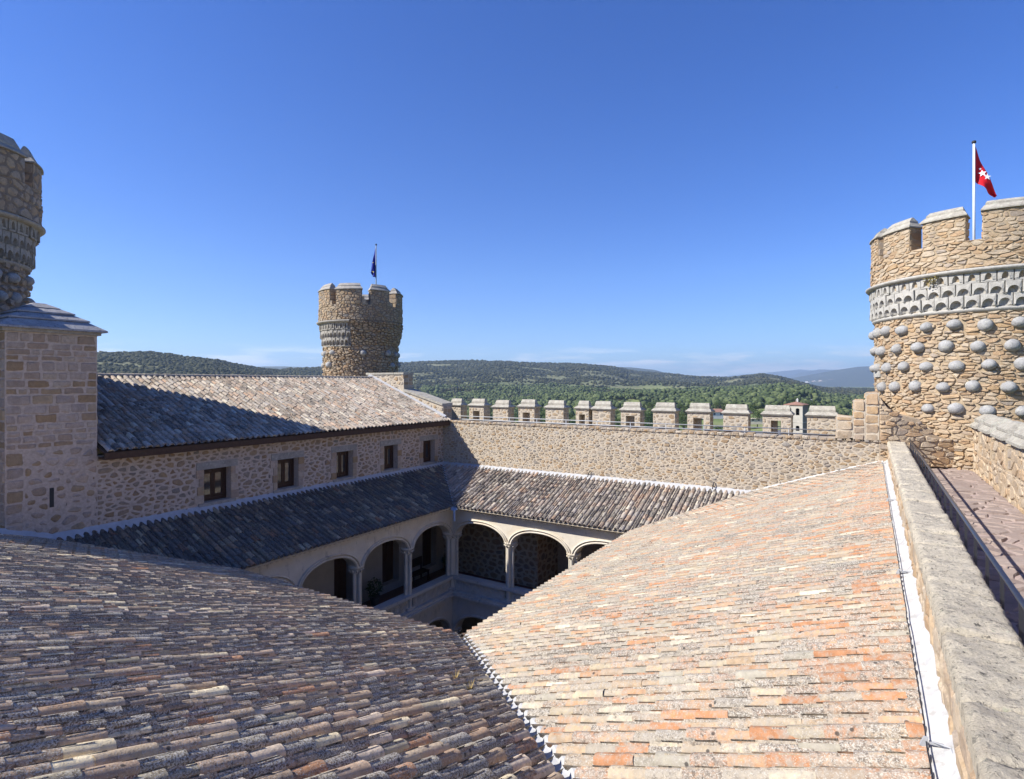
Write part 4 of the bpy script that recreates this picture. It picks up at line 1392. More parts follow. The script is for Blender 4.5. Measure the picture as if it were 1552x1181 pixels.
        if facing or True:
            for p in rubble((a1 - a0) * Ru, z_cap - z_c, cw2 * 1.1, ch2 * 1.35, gap, rng, .1):
                q = stone_piece(p, cmap(c[0], c[1], a0, z_c, Ru), .02, ch2 * .16, rng, .18)
                if q: pcs.append(q)
            for (aa, sg) in ((a0, -1), (a1, 1)):
                def mm(s, t, n):
                    rr = (Ru - s) if sg < 0 else (Ru - .5 + s)
                    rr = (Ru - .5 + s) if sg < 0 else (Ru - s)
                    return Vector((c[0] + rr * cos(aa) - sg * n * sin(aa), c[1] + rr * sin(aa) + sg * n * cos(aa), z_c + t))
                for p in ashlar(.5, z_cap - z_c, (.18, .28), (.25, .5), .02, rng):
                    q = stone_piece(p, mm, .015, .02, rng, .1)
                    if q: pcs.append(q)
            emit(pcs, mo, 'stone', stmat, 'small_stones', msmin, False, 5)
        ov = .05 / Ru
        mb = MB()
        sector(mb, c[0], c[1], Ru - .57, Ru + .07, a0 - ov, a1 + ov, z_cap + .001, z_cap + .04)
        sector(mb, c[0], c[1], Ru - .565, Ru + .065, a0 - ov * .9, a1 + ov * .9, z_cap + .041, z_cap + .17, 6, Ru - .44, Ru - .06, ov * 1.5)
        mb.build('cap', capmat, mo)
        mb = MB()
        sector(mb, c[0], c[1], Ru - .42, Ru - .08, a0 + ov * 1.2, a1 - ov * 1.2, z_cap + .171, z_cap + .235)
        sector(mb, c[0], c[1], Ru - .415, Ru - .085, a0 + ov * 1.25, a1 - ov * 1.25, z_cap + .236, z_top, 6, Ru - .28, Ru - .22, ov * .8)
        mb.build('cap_ridge', capmat, mo)
    return t_

s14 = lambda a, b, st: list(np.arange(a, b, st))
ne = round_tower('round_tower', 'sunlit round tower studded with grey stone balls, red flag flying above it', NET, 3.07, 3.30, 3.20, -2.75, 2.24, 3.40, 4.25, 5.04, 5.38,
    [(-179.5 + k * 27.6, -160 + k * 27.6) for k in range(13)],
    [(1.74, s14(-181, -55, 14.2)), (1.10, s14(-187, -55, 14.4)), (.53, s14(-180, -55, 14.1)), (-.13, s14(-158.5, -55, 14.2)), (-.82, s14(-123, -70, 14))],
    M_ST_NE, M_MORT_NT, .225, .08, .014, (-205, -55), (-205, 155), 51, 300)
ntw = round_tower('round_tower', 'distant weathered round tower with broken carved band, blue flag above it', NWT, 2.05, 2.40, 2.34, -1.0, 2.08, 3.42, 4.28, 5.06, 5.42,
    [(-129, -88), (-77, -42), (-31, -3), (13, 48), (64, 92), (105, 140), (152, 190), (200, 222)],
    [(1.62, [-128, -114, -91, -40, 1, 25, 44]), (.98, [-128, -98, 11, 43])],
    M_ST_NW, M_MORT_D, .19, .11, .016, (-140, 60), (-150, -58), 52, 0, M_GRAN, .19, 3, 0)
rng = random.Random(66)
for (a0, a1, zt) in ((-42, -39, 4.75), (-39, -36.5, 4.52), (-36.5, -34, 4.38), (-88, -85.5, 4.5), (-4, 0, 4.55), (0, 5, 4.42)):
    mb = MB(); sector(mb, *NWT, 1.88, 2.33, radians(a0), radians(a1), 4.27, zt + rng.uniform(-.04, .04), 2); mb.build('broken_edge', M_ST_NW, ntw)
stw = round_tower('round_tower', 'shaded round tower cut by the left edge, rising behind the square turret', SWT, 2.03, 2.38, 2.35, -1.6, 3.5, 4.74, 5.75, 6.48, 6.98,
    [(-25 + k * 36.5, 3 + k * 36.5) for k in range(9)],
    [(3.03, [8, 22, 36.7, 62, 84]), (2.46, [0, 15, 29, 42.5, 70]), (1.9, [8, 22, 36, 60])],
    M_ST_SW, M_MORT_D, .27, .19, .04, (-45, 115), (-60, 130), 53, 160, M_GRAN, .175, 3, 10)
# loophole on the bright tower: black block for its inner shade, lintel above
a = radians(-166)
mb = MB(); sector(mb, *NET, 2.9, 3.075, a - .05, a + .05, -.45, .18, 2); mb.build('loophole', M_BLACK, ne)
mb = MB(); sector(mb, *NET, 2.95, 3.16, a - .12, a + .11, .19, .40, 3); mb.build('lintel', M_GRAN_BAND, ne)
# tuft of weeds growing out of the carved band
rng = random.Random(9)
mb = MB()
a = radians(-119)
for k in range(70):
    aa = a + rng.uniform(-.05, .05); z = 3.25 - abs(rng.gauss(0, .12)); R = 3.28 + rng.uniform(0, .14)
    p = Vector((NET[0] + R * cos(aa), NET[1] + R * sin(aa), z))
    d1 = Vector((rng.uniform(-1, 1), rng.uniform(-1, 1), rng.uniform(-1, .4))).normalized() * .05
    d2 = Vector((rng.uniform(-1, 1), rng.uniform(-1, 1), rng.uniform(-1, 1))).normalized() * .022
    mb.add([p, p + d1 + d2, p + d1 * 1.7, p + d1 - d2], [(0, 1, 2, 3)], (rng.random(), .5, .5))
tag(mb.build('weed_tuft', mat_leaf('weed_leaf', (.12, .10, .03), (.20, .16, .045), (.28, .22, .07), 5)), 'small tuft of weeds growing from the carved band of the bright tower', 'plant')

# ------------------------------------------------------------ flags
M_POLE_D = mat_plain('pole_weathered', (.24, .27, .26), .1, 4, 0, .5)
def pole(base, ztop, r, label, mat=None):
    t_ = thing('flagpole', base, label, 'flagpole')
    b = Vector(base)
    mb = MB(); mb.tube([b, Vector((b.x, b.y, ztop - .06))], [r, r * .75], 10); mb.build('mast', mat or M_POLE, t_, True)
    mb = MB(); mb.lathe(b.x, b.y, [(.001, ztop + .05), (r * 1.3, ztop + .02), (r * 1.5, ztop - .03), (r * 1.1, ztop - .058), (.001, ztop - .058)], 10); mb.build('finial', M_BLACK, t_, True)
P1 = (2.98, 24.65); P2 = (-25.0, 23.45)
pole((P1[0], P1[1], 3.6), 8.14, .045, 'tall pale flagpole on the bright round tower')
p2 = ray(570, 400); p2 = p2 * (33.3 / (p2[1] * CT - p2[0] * ST))
P2 = (float(p2[0]), float(p2[1]))
pole((P2[0], P2[1], 3.62), 8.05, .034, 'thin flagpole on the distant weathered tower', M_POLE_D)

def flag(P, z0, hoist, topf, botf, fold, mat, smat, stars, ssize, name_label, right, nu=26, nv=14):
    """cloth hanging from its hoist edge; right = unit vector the fly drifts to"""
    rt = Vector(right); bk = Vector((-rt.y, rt.x, 0))
    def S(a, v):
        tx, tz = topf(a); bx, bz = botf(a)
        x = tx + (bx - tx) * v; z = tz + (bz - tz) * v
        y = fold * sin(a * 7.5 + v * 1.2) * min(1, a * 3 + .15) * (.5 + .5 * v) + .05 * sin(v * 9 + a * 3) * a
        return Vector((P[0], P[1], z0)) + rt * (x + .05) + bk * y + Vector((0, 0, z))
    V = []; Fc = []
    for i in range(nu + 1):
        for j in range(nv + 1): V.append(S(i / nu, j / nv))
    for i in range(nu):
        for j in range(nv):
            a = i * (nv + 1) + j
            Fc.append((a, a + 1, a + nv + 2, a + nv + 1))
    mb = MB(); mb.add(V, Fc)
    o = mb.build('flag', mat, None, True)
    tag(o, name_label, 'flag')
    sm = o.modifiers.new('thick', 'SOLIDIFY'); sm.thickness = .006; sm.offset = 0
    for (a, v, sz, rot) in stars:
        c = S(a, v)
        du = (S(min(1, a + .02), v) - S(max(0, a - .02), v)); dv = (S(a, min(1, v + .02)) - S(a, max(0, v - .02)))
        nrm = du.cross(dv).normalized()
        tocam = -c.normalized()
        if nrm.dot(tocam) < 0: nrm = -nrm
        up = Vector((0, 0, 1)); up = (up - nrm * up.dot(nrm)).normalized(); sd = up.cross(nrm)
        pts = []
        for k in range(10):
            t = rot + pi / 2 + k * pi / 5; r_ = sz if k % 2 == 0 else sz * .42
            pts.append(c + nrm * .02 + sd * (r_ * cos(t)) + up * (r_ * sin(t)))
        pts.append(c + nrm * .02)
        mb = MB(); mb.add(pts, [(k, (k + 1) % 10, 10) for k in range(10)])
        mb.build('star', smat, o)
rt1 = (CT, ST, 0)
flag(P1, 7.98, 1.07,
     lambda a: (.74 * a, -1.66 * a - .1 * a * (1 - a)), lambda a: (.10 * a + .52 * a ** 2 + .1 * a, -1.05 - .66 * a ** .8),
     .10, M_RED, M_WSTAR, [(.36, .42, .125, .1), (.50, .36, .125, -.15), (.66, .10, .07, .3), (.28, .34, .05, .0)], .12,
     'red flag with white stars drooping from its pole over the bright tower', rt1)
flag(P2, 7.86, 1.2, lambda a: (-.07 - .30 * a ** .8, -.15 * a - 1.3 * a ** 1.1), lambda a: (-.03 - .20 * a, -1.75 + .05 * a),
     .10, M_BLUE, M_YSTAR, [(.5, .2, .045, 0), (.85, .35, .045, .2), (.55, .7, .045, -.2), (.7, .55, .04, .1)], .05,
     'dark blue flag with small pale stars hanging limp over the distant tower', rt1)

# ------------------------------------------------------------ east wall walk: low wall, coping, rail, paving, outer parapet
lw = thing('low_wall', (.7, 10.5, -5), 'low rubble wall with lichened granite coping running beside the orange roof', 'wall')
mb = MB(); mb.box(.475, .92, -2.6, YN, -6, -1.95)
lwc = mb.build('wall', M_MORT_NE, lw)
rng = random.Random(61)
pcs = []
for p in rubble(YN + 2.6, 1.0, .30, .2, .02, rng, .12):
    q = stone_piece(p, lambda s, t, n: Vector((.475 - n, YN - s, -2.92 + t)), .015, .04, rng, .22)
    if q: pcs.append(q)
emit(pcs, lwc, 'stone', M_ST_NE, 'small_stones', 150)
y = -2.6
def hn(x, y): return .6 * (.016 * sin(x * 13 + y * 2.1) * sin(y * 3.3 + 1) + .011 * sin(x * 11 + y * 19) + .008 * sin(y * 11.7 + x * 6) + .007 * sin(x * 37 - y * 53))
while y < YN - .05:
    ln = rng.uniform(.55, 1.15); y1 = min(y + ln, YN)
    nx_, ny_ = 14, max(6, int((y1 - y) / (.035 if y < 9 else .08)))
    V = []; Fc = []
    dz = rng.uniform(-.012, .02); sk = rng.uniform(-.12, .12)
    for i in range(ny_ + 1):
        for j in range(nx_ + 1):
            fx = j / nx_; fy = i / ny_
            x = .455 + (.925 - .455) * fx + rng.uniform(-.006, .006); yy = y + .006 + (y1 - y - .012) * fy + sk * (fx - .5)
            ed = min(fx, 1 - fx) * 2 * nx_ / 2
            z = -1.845 + dz + hn(x, yy) + rng.uniform(-.009, .009)
            if j in (0, nx_): z -= .035
            if i in (0, ny_): z -= .014
            V.append((x, yy, z))
    m = nx_ + 1
    for i in range(ny_):
        for j in range(nx_): Fc.append((i * m + j, i * m + j + 1, (i + 1) * m + j + 1, (i + 1) * m + j))
    b = len(V)
    ringi = [j for j in range(m)] + [i * m + nx_ for i in range(1, ny_ + 1)] + [ny_ * m + j for j in range(nx_ - 1, -1, -1)] + [i * m for i in range(ny_ - 1, 0, -1)]
    for q in ringi: V.append((V[q][0], V[q][1], -1.99))
    n_ = len(ringi)
    for k in range(n_):
        k2 = (k + 1) % n_
        Fc.append((ringi[k], b + k, b + k2, ringi[k2]))
    mb = MB(); mb.add(V, Fc); mb.build('coping_stone', M_COPING, lw, True)
    y = y1
tr = thing('hand_rail', (1.02, 11, -2.63), 'dark steel handrail on flat posts along the low wall', 'railing')
mb = MB(); mb.tube([(1.03, -2.4, -1.755), (1.03, 21.6, -1.755)], .024, 10); mb.build('rail', M_STEEL, tr, True)
y = -2.52
while y < 21.5:
    mb = MB(); mb.box(1.015, 1.045, y - .004, y + .004, -2.25, -1.775); mb.box(.926, 1.015, y - .004, y + .004, -2.24, -2.18)
    mb.build('post', M_STEEL, tr); y += .78
wk = MB(); wk.box(.921, 2.63, -2.6, 24.2, -3.0, -2.66)
wk = tag(wk.build('walkway', M_JOINT), kind='structure')
pcs = []
for p in rubble(1.70, 22.6, .40, .30, .024, rng, .14):
    q = stone_piece(p, lambda s, t, n: Vector((.925 + s, -.3 + t, -2.648 + n)), .009, .02, rng, .12)
    if q: pcs.append(q)
emit(pcs, wk, 'paver', M_PAVER, 'small_pavers', 300)
op = thing('crenellated_parapet', (2.9, 12, -5), 'pale outer parapet with sloped slab caps along the paved wall walk', 'castle wall')
mb = MB(); mb.box(2.635, 3.25, -2.6, 22.6, -25, -2.02)
opc = mb.build('wall', M_MORT_NE, op)
pcs = []
for p in rubble(23, .66, .42, .2, .02, rng, .1):
    q = stone_piece(p, lambda s, t, n: Vector((2.635 - n, 22.6 - s, -2.69 + t)), .02, .03, rng, .2)
    if q: pcs.append(q)
emit(pcs, opc, 'stone', M_ST_NE, 'small_stones', 80)
y = 22.2
while y > 1:
    y0, y1 = y - 1.25, y
    mb = MB(); mb.box(2.635, 3.25, y0, y1, -2.018, -1.33)
    mo = mb.build('merlon', M_MORT_NE, op)
    pcs = [stone_piece(p, lambda s, t, n: Vector((2.635 - n, y1 - s, -2.01 + t)), .02, .03, rng, .15) for p in rubble(1.25, .68, .36, .22, .02, rng, .1)]
    pcs += [stone_piece(p, lambda s, t, n: Vector((2.635 + s, y0 - n, -2.01 + t)), .02, .03, rng, .12) for p in ashlar(.6, .68, (.2, .3), (.25, .35), .02, rng)]
    emit([p for p in pcs if p], mo, 'stone', M_ST_NE, 'small_stones', 12)
    cy_ = (y0 + y1) / 2
    for (a, b, z0, a1, b1, z1, nm) in ((.70, .40, -1.329, .66, .28, -1.15, 'cap'), (.60, .30, -1.149, .54, .08, -.93, 'cap_ridge')):
        mb = MB()
        cx = 2.94
        mb.hexa([(cx - b, cy_ - a, z0), (cx + b, cy_ - a, z0), (cx + b, cy_ + a, z0), (cx - b, cy_ + a, z0)], [(cx - b, cy_ - a, z0 + .06), (cx + b, cy_ - a, z0 + .06), (cx + b, cy_ + a, z0 + .06), (cx - b, cy_ + a, z0 + .06)])
        mb.hexa([(cx - b + .005, cy_ - a + .005, z0 + .061), (cx + b - .005, cy_ - a + .005, z0 + .061), (cx + b - .005, cy_ + a - .005, z0 + .061), (cx - b + .005, cy_ + a - .005, z0 + .061)], [(cx - b1, cy_ - a1, z1), (cx + b1, cy_ - a1, z1), (cx + b1, cy_ + a1, z1), (cx - b1, cy_ + a1, z1)])
        mb.build(nm, M_GRAN_L, mo)
    y -= 1.93
# cable with clips along the white render
cb = thing('cable', (.34, 10, -2.5), 'thin dark cable clipped along the white strip beside the orange roof', 'cable')
pts = []
rg = random.Random(3)
for yy in np.arange(.5, 21.1, .35): pts.append((.325 + rg.uniform(-.006, .006), yy, zE(.325, 0) + .10 + rg.uniform(-.004, .004)))
mb = MB(); mb.tube(pts, .0055, 5); mb.build('wire', M_METAL, cb, True)
for yy in (4.78, 8.9, 14.2, 20.6):
    z = zE(.33, 0) + .09
    mb = MB()
    mb.hexa([(.285, yy - .015, z - .03), (.335, yy - .015, z - .03), (.335, yy + .015, z - .03), (.285, yy + .015, z - .03)], [(.31, yy - .012, z + .03), (.335, yy - .012, z + .03), (.335, yy + .012, z + .03), (.31, yy + .012, z + .03)])
    mb.box(.341, .452, yy - .015, yy + .02, z - .004, z + .006)
    mb.tube([(.36, yy, z + .01), (.40, yy - .05, z + .03), (.45, yy - .09, z + .045), (.455, yy - .16, z + .05)], .005, 5)
    mb.build('clip', M_RAIL, cb)
# two clips on the curtain wall flashing of the sunlit gallery
for xx in (-9.6, -4.75):
    mb = MB(); z = ZF + .1
    mb.tube([(xx, YN - .24, z), (xx, YN - .1, z + .14), (xx + .02, YN - .03, z + .22)], .02, 6); mb.tube([(xx - .05, YN - .1, z + .1), (xx + .06, YN - .08, z + .06)], .015, 5)
    mb.build('flashing_clip', M_METAL, ng)

# dry grass on the front roof
def tuft(x, label, seed, by):
    rg = random.Random(seed); mb = MB()
    c = Vector((x, by, zS(x, by) + .09))
    for k in range(16):
        a = rg.uniform(0, 6.28); l = rg.uniform(.06, .13); b_ = Vector((cos(a) * .02, sin(a) * .02, 0)); tip = Vector((cos(a) * l * .55, sin(a) * l * .55, l))
        s_ = Vector((-sin(a), cos(a), 0)) * .004
        mb.add([c + b_ - s_, c + b_ + s_, c + b_ + tip * .6 + s_ * .7, c + b_ + tip], [(0, 1, 2, 3)])
    tag(mb.build('grass_tuft', M_STRAW), label, 'plant')
for (u, v, lb) in ((712, 1056, 'dry grass tuft on the dark front roof close to the white valley'), (690, 1038, 'tiny dry grass tuft higher on the dark front roof near the valley')):
    d = ray(u, v); k = (ZE + PE * YS) / (d[2] + PE * d[1]); p = d * k
    tuft(float(p[0]), lb, int(u), float(p[1]))

# gallery furniture
def leaf_cloud(mb, c, rx, rz, n, size, rng, core=True):
    for k in range(n):
        v = Vector((rng.gauss(0, 1), rng.gauss(0, 1), rng.gauss(0, 1))).normalized()
        q = rng.uniform(.55, 1.0)
        p = Vector(c) + Vector((v.x * rx * q, v.y * rx * q, v.z * rz * q))
        a = Vector((rng.uniform(-1, 1), rng.uniform(-1, 1), rng.uniform(-.6, .6))).normalized() * size * rng.uniform(.6, 1.3)
        b = v.cross(a).normalized() * size * rng.uniform(.4, .8)
        mb.add([p - a, p - b * .8, p + a, p + b], [(0, 1, 2, 3)], (rng.random(), rng.random(), rng.random()))
rng = random.Random(77)
pp = thing('potted_shrub', (-16.55, 16.2, -8.8), 'round dark shrub in a pot on the shaded gallery floor', 'potted plant')
mb = MB(); mb.lathe(-16.55, 16.2, [(.001, -8.8), (.14, -8.8), (.2, -8.45), (.22, -8.42), (.18, -8.42), (.001, -8.46)], 12); mb.build('pot', M_BARK, pp)
mb = MB(); leaf_cloud(mb, (-16.55, 16.2, -8.1), .38, .40, 420, .05, rng); mb.build('foliage', M_SHRUB, pp)
pp = thing('potted_shrub', (-16.7, 20.95, -8.8), 'low dark shrub in a pot in the shaded gallery corner', 'potted plant')
mb = MB(); mb.lathe(-16.7, 20.95, [(.001, -8.8), (.13, -8.8), (.18, -8.5), (.15, -8.5), (.001, -8.53)], 12); mb.build('pot', M_BARK, pp)
mb = MB(); leaf_cloud(mb, (-16.7, 20.95, -8.28), .26, .27, 260, .05, rng); mb.build('foliage', M_SHRUB, pp)
bn_ = thing('wooden_bench', (-16.85, 19.1, -8.8), 'dark wooden bench between two doors in the shaded gallery', 'bench')
mb = MB(); mb.box(-17.05, -16.62, 18.55, 19.6, -8.38, -8.33); mb.build('seat', M_WOOD, bn_)
mb = MB(); mb.box(-17.1, -17.055, 18.55, 19.6, -8.15, -7.8); mb.build('backrest', M_WOOD, bn_)
for (x, y, zt) in ((-16.66, 18.6, -8.381), (-16.66, 19.55, -8.381), (-17.075, 18.6, -8.151), (-17.075, 19.55, -8.151)):
    mb = MB(); mb.box(x - .025, x + .025, y - .025, y + .025, -8.8, zt); mb.build('leg', M_WOOD, bn_)

# ------------------------------------------------------------ land, hills, mountains
RIDGE = [(-200, 560), (60, 545), (148, 536.5), (232, 536), (281, 543.2), (329, 547), (381, 557.5), (419, 563), (460, 560), (490, 558), (560, 553), (610, 551.5), (648, 550), (721, 547.5), (769, 549), (842, 552), (890, 553.2), (929, 557), (967, 564.5),
         (1011, 567.2), (1059, 572), (1107, 573.2), (1156, 568), (1180, 571.8), (1214, 581), (1243, 589), (1300, 591), (1420, 590), (1600, 588), (1900, 575)]
RDIST = [(-200, 1000), (148, 900), (300, 950), (419, 1200), (490, 1500), (620, 1700), (770, 1850), (900, 2000), (1000, 2350), (1100, 2350), (1156, 2100), (1243, 1900), (1420, 2200), (1900, 2200)]
FOOT = [(-200, 625), (419, 620), (700, 613), (800, 606), (900, 601), (1000, 597), (1100, 594), (1200, 592), (1300, 596), (1900, 596)]
_ru, _rv = zip(*RIDGE); _du, _dv = zip(*RDIST); _fu, _fv = zip(*FOOT)
_rw = np.random.RandomState(99)
_WV = [(2 * pi / _rw.uniform(60, 420), _rw.uniform(0, 2 * pi), _rw.uniform(0, 2 * pi)) for _ in range(22)]
def wavy(x, y, k=1.0):
    o = 0
    for (f, a, p) in _WV: o = o + np.sin(k * f * (x * cos(a) + y * sin(a)) + p)
    return o / sqrt(len(_WV) / 2)
def terrain(rel, r):
    """height under bearing rel (from the photograph's axis) at distance r, arrays"""
    rel = np.asarray(rel, float); r = np.asarray(r, float)
    inside = np.abs(rel) < radians(56)
    u = np.where(inside, 776 + F * np.tan(np.clip(rel, -radians(56), radians(56))), np.where(rel < 0, -500, 2060))
    cr = np.cos(np.clip(rel, -radians(56), radians(56)))
    zt = (VH - np.interp(u, _ru, _rv)) / F * cr
    R = np.interp(u, _du, _dv)
    zR = zt * R
    rf = .40 * R
    zf = -(np.interp(u, _fu, _fv) - VH) / F * cr * rf
    zf = np.minimum(zf, zR - 3)
    t1 = np.clip((r - 60) / (rf - 60), 0, 1); t1 = t1 * t1 * (3 - 2 * t1)
    h = -25 + (zf + 25) * t1
    t2 = np.clip((r - rf) / (R - rf), 0, 1)
    h2 = zf + (zR - zf) * (t2 ** 1.35 * (1.0) * (1 - .0 * t2))
    h = np.where(r > rf, h2, h)
    t3 = np.clip((r - R) / (.7 * R), 0, 1); t3 = t3 * t3 * (3 - 2 * t3)
    h = np.where(r > R, zR + (-32 - zR) * t3, h)
    x = r * np.sin(rel); y = r * np.cos(rel)
    am = np.clip((r - 250) / 900, 0, 1) * np.clip((zR - zf) / 50, .1, 1) * np.clip(np.abs(r - R) / 250, .12, 1) * np.clip((2.2 * R - r) / R, 0, 1)
    h = h + am * 4.0 * wavy(x, y)
    return h
def polar(rel, r):
    """world xy for bearing rel and distance r"""
    return r * (-ST * np.cos(rel) + CT * np.sin(rel)), r * (CT * np.cos(rel) + ST * np.sin(rel))

def np_mesh(name, V, Q, mat, smooth=True, R=None, tri=False):
    me = bpy.data.meshes.new(name)
    k = 3 if tri else 4
    me.vertices.add(len(V)); me.vertices.foreach_set('co', np.asarray(V, np.float32).ravel())
    me.loops.add(len(Q) * k); me.loops.foreach_set('vertex_index', np.asarray(Q, np.int32).ravel())
    me.polygons.add(len(Q)); me.polygons.foreach_set('loop_start', np.arange(0, len(Q) * k, k, dtype=np.int32))
    try: me.polygons.foreach_set('loop_total', np.full(len(Q), k, dtype=np.int32))
    except Exception: pass
    if R is not None:
        a = me.attributes.new('rnd', 'FLOAT_VECTOR', 'POINT'); a.data.foreach_set('vector', np.asarray(R, np.float32).ravel())
    me.materials.append(mat)
    me.update(calc_edges=True); me.validate()
    if smooth: me.polygons.foreach_set('use_smooth', np.ones(len(me.polygons), dtype=bool))
    o = bpy.data.objects.new(name, me); COL.objects.link(o); WL[o.name] = Vector((0, 0, 0))
    return o

rels = np.concatenate([np.linspace(-pi, -radians(56), 26)[:-1], np.linspace(-radians(56), radians(56), 340), np.linspace(radians(56), pi, 26)[1:]])
rads = np.concatenate([[0.01], np.geomspace(12, 14000, 150)])
RL, RD = np.meshgrid(rels, rads, indexing='ij')
H = terrain(RL, RD)
X, Y = polar(RL, RD)
V = np.stack([X, Y, H], -1).reshape(-1, 3)
na, nr = RL.shape
i, j = np.meshgrid(np.arange(na - 1), np.arange(nr - 1), indexing='ij')
Q = np.stack([i * nr + j, i * nr + j + 1, (i + 1) * nr + j + 1, (i + 1) * nr + j], -1).reshape(-1, 4)[:, ::-1]
tag(np_mesh('ground', V, Q, M_GROUND), kind='structure')

def mountain(name, prof, dist, width, seed):
    us, vs = zip(*prof)
    n = 160
    u = np.linspace(us[0], us[-1], n)
    rel = np.arctan((u - 776) / F)
    zt = (VH - np.interp(u, us, vs)) / F * np.cos(rel)
    f = np.array([0, .2, .4, .6, .8, 1, 1.25, 1.6])
    hf = np.array([0, .16, .38, .62, .85, 1, .7, 0])
    rg = np.random.RandomState(seed)
    V = np.zeros((n, len(f), 3))
    for k in range(len(f)):
        r = dist - width * (1 - f[k])
        x, y = polar(rel, r)
        crag = np.interp(np.arange(n), np.arange(0, n, 4), rg.uniform(-1, 1, len(np.arange(0, n, 4))))
        top = zt * dist
        z = -40 + (top + 40) * hf[k] + (crag * .05 * (top + 40) if 0 < k < 5 else 0)
        V[:, k] = np.stack([x, y, z], -1)
    m = len(f)
    i, j = np.meshgrid(np.arange(n - 1), np.arange(m - 1), indexing='ij')
    Q = np.stack([i * m + j, i * m + j + 1, (i + 1) * m + j + 1, (i + 1) * m + j], -1).reshape(-1, 4)[:, ::-1]
    tag(np_mesh(name, V.reshape(-1, 3), Q, M_MOUNT), kind='structure')
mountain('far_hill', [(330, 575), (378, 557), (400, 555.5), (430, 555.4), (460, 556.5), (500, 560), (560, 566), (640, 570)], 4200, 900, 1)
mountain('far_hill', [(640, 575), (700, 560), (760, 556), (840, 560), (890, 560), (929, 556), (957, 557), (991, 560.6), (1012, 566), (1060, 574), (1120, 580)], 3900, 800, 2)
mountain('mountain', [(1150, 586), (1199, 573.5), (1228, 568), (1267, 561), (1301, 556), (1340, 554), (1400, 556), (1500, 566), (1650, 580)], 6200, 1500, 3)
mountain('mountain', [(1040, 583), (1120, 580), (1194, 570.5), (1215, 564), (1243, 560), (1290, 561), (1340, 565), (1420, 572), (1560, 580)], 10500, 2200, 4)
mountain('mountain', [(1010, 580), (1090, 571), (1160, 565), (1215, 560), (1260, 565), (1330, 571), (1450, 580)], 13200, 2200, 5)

# ------------------------------------------------------------ woods
def ico(sub):
    t = (1 + sqrt(5)) / 2
    V = [(-1, t, 0), (1, t, 0), (-1, -t, 0), (1, -t, 0), (0, -1, t), (0, 1, t), (0, -1, -t), (0, 1, -t), (t, 0, -1), (t, 0, 1), (-t, 0, -1), (-t, 0, 1)]
    V = [Vector(v).normalized() for v in V]
    Fc = [(0, 11, 5), (0, 5, 1), (0, 1, 7), (0, 7, 10), (0, 10, 11), (1, 5, 9), (5, 11, 4), (11, 10, 2), (10, 7, 6), (7, 1, 8), (3, 9, 4), (3, 4, 2), (3, 2, 6), (3, 6, 8), (3, 8, 9), (4, 9, 5), (2, 4, 11), (6, 2, 10), (8, 6, 7), (9, 8, 1)]
    for _ in range(sub):
        c = {}; F2 = []
        def mid(a, b):
            k = (min(a, b), max(a, b))
            if k not in c: V.append(((V[a] + V[b]) / 2).normalized()); c[k] = len(V) - 1
            return c[k]
        for a, b, d in Fc:
            x, y, z = mid(a, b), mid(b, d), mid(d, a)
            F2 += [(a, x, z), (b, y, x), (d, z, y), (x, y, z)]
        Fc = F2
    return np.array([tuple(v) for v in V]), np.array(Fc)
def woods(name, rel, r, size, sub, mat, seed, squash=.8, sink=.25, jit=.22, colv=1.0, clump=1):
    rg = np.random.RandomState(seed)
    x, y = polar(rel, r); z = terrain(rel, r)
    if clump > 1:
        x, y, z, s0 = (np.repeat(q, clump) for q in (x, y, z, size))
        x = x + rg.normal(0, .24, len(x)) * s0; y = y + rg.normal(0, .24, len(x)) * s0; z = z + rg.uniform(0, .42, len(x)) * s0
        size = s0 * rg.uniform(.38, .72, len(x))
    n = len(x)
    bv, bf = ico(sub)
    k = len(bv)
    sc3 = np.stack([size, size * rg.uniform(.8, 1.2, n), size * squash * rg.uniform(.8, 1.25, n)], -1) * .5
    V = bv[None] * sc3[:, None] * (1 + rg.uniform(-jit, jit, (n, k, 1)))
    V[:, :, 0] += x[:, None]; V[:, :, 1] += y[:, None]; V[:, :, 2] += (z + sc3[:, 2] * (1 - sink * 2))[:, None]
    Q = (bf[None] + (np.arange(n) * k)[:, None, None]).reshape(-1, 3)
    R = np.repeat(rg.uniform(0, 1, (n, 3)) * colv, k, 0)
    o = np_mesh(name, V.reshape(-1, 3), Q, mat, False, R, True)
    tag(o, kind='stuff')
    return o
rg = np.random.RandomState(4)
N_ = 62000
rel = rg.uniform(-radians(45), radians(45), N_)
u_ = 776 + F * np.tan(rel)
Rr = np.interp(u_, _du, _dv)
t = rg.uniform(0, 1, N_) ** .8
r = (.40 * Rr) + (1.06 - .40) * Rr * t
x = r * np.sin(rel); y = r * np.cos(rel)
patch = .8 * wavy(x + 500, y, .9) + .35 * wavy(x, y - 300, 3.1)
keep = (patch * 1.15 + rg.uniform(-.8, .8, N_)) > -.55 + .9 * np.clip(1 - t * 2.2, 0, 1) * (u_ > 780)
keep &= (u_ > 95) & (u_ < 1345) & ~((u_ > 480) & (u_ < 615) & (t < .4))
rel, r = rel[keep], r[keep]
o = woods('hill_woods', rel, r, rg.uniform(4.5, 8.5, len(rel)) * np.clip(r / 1300, .8, 1.25), 0, M_OAK, 5)
tag(o, 'dark holm oak woods covering the hills behind the castle', 'woods')
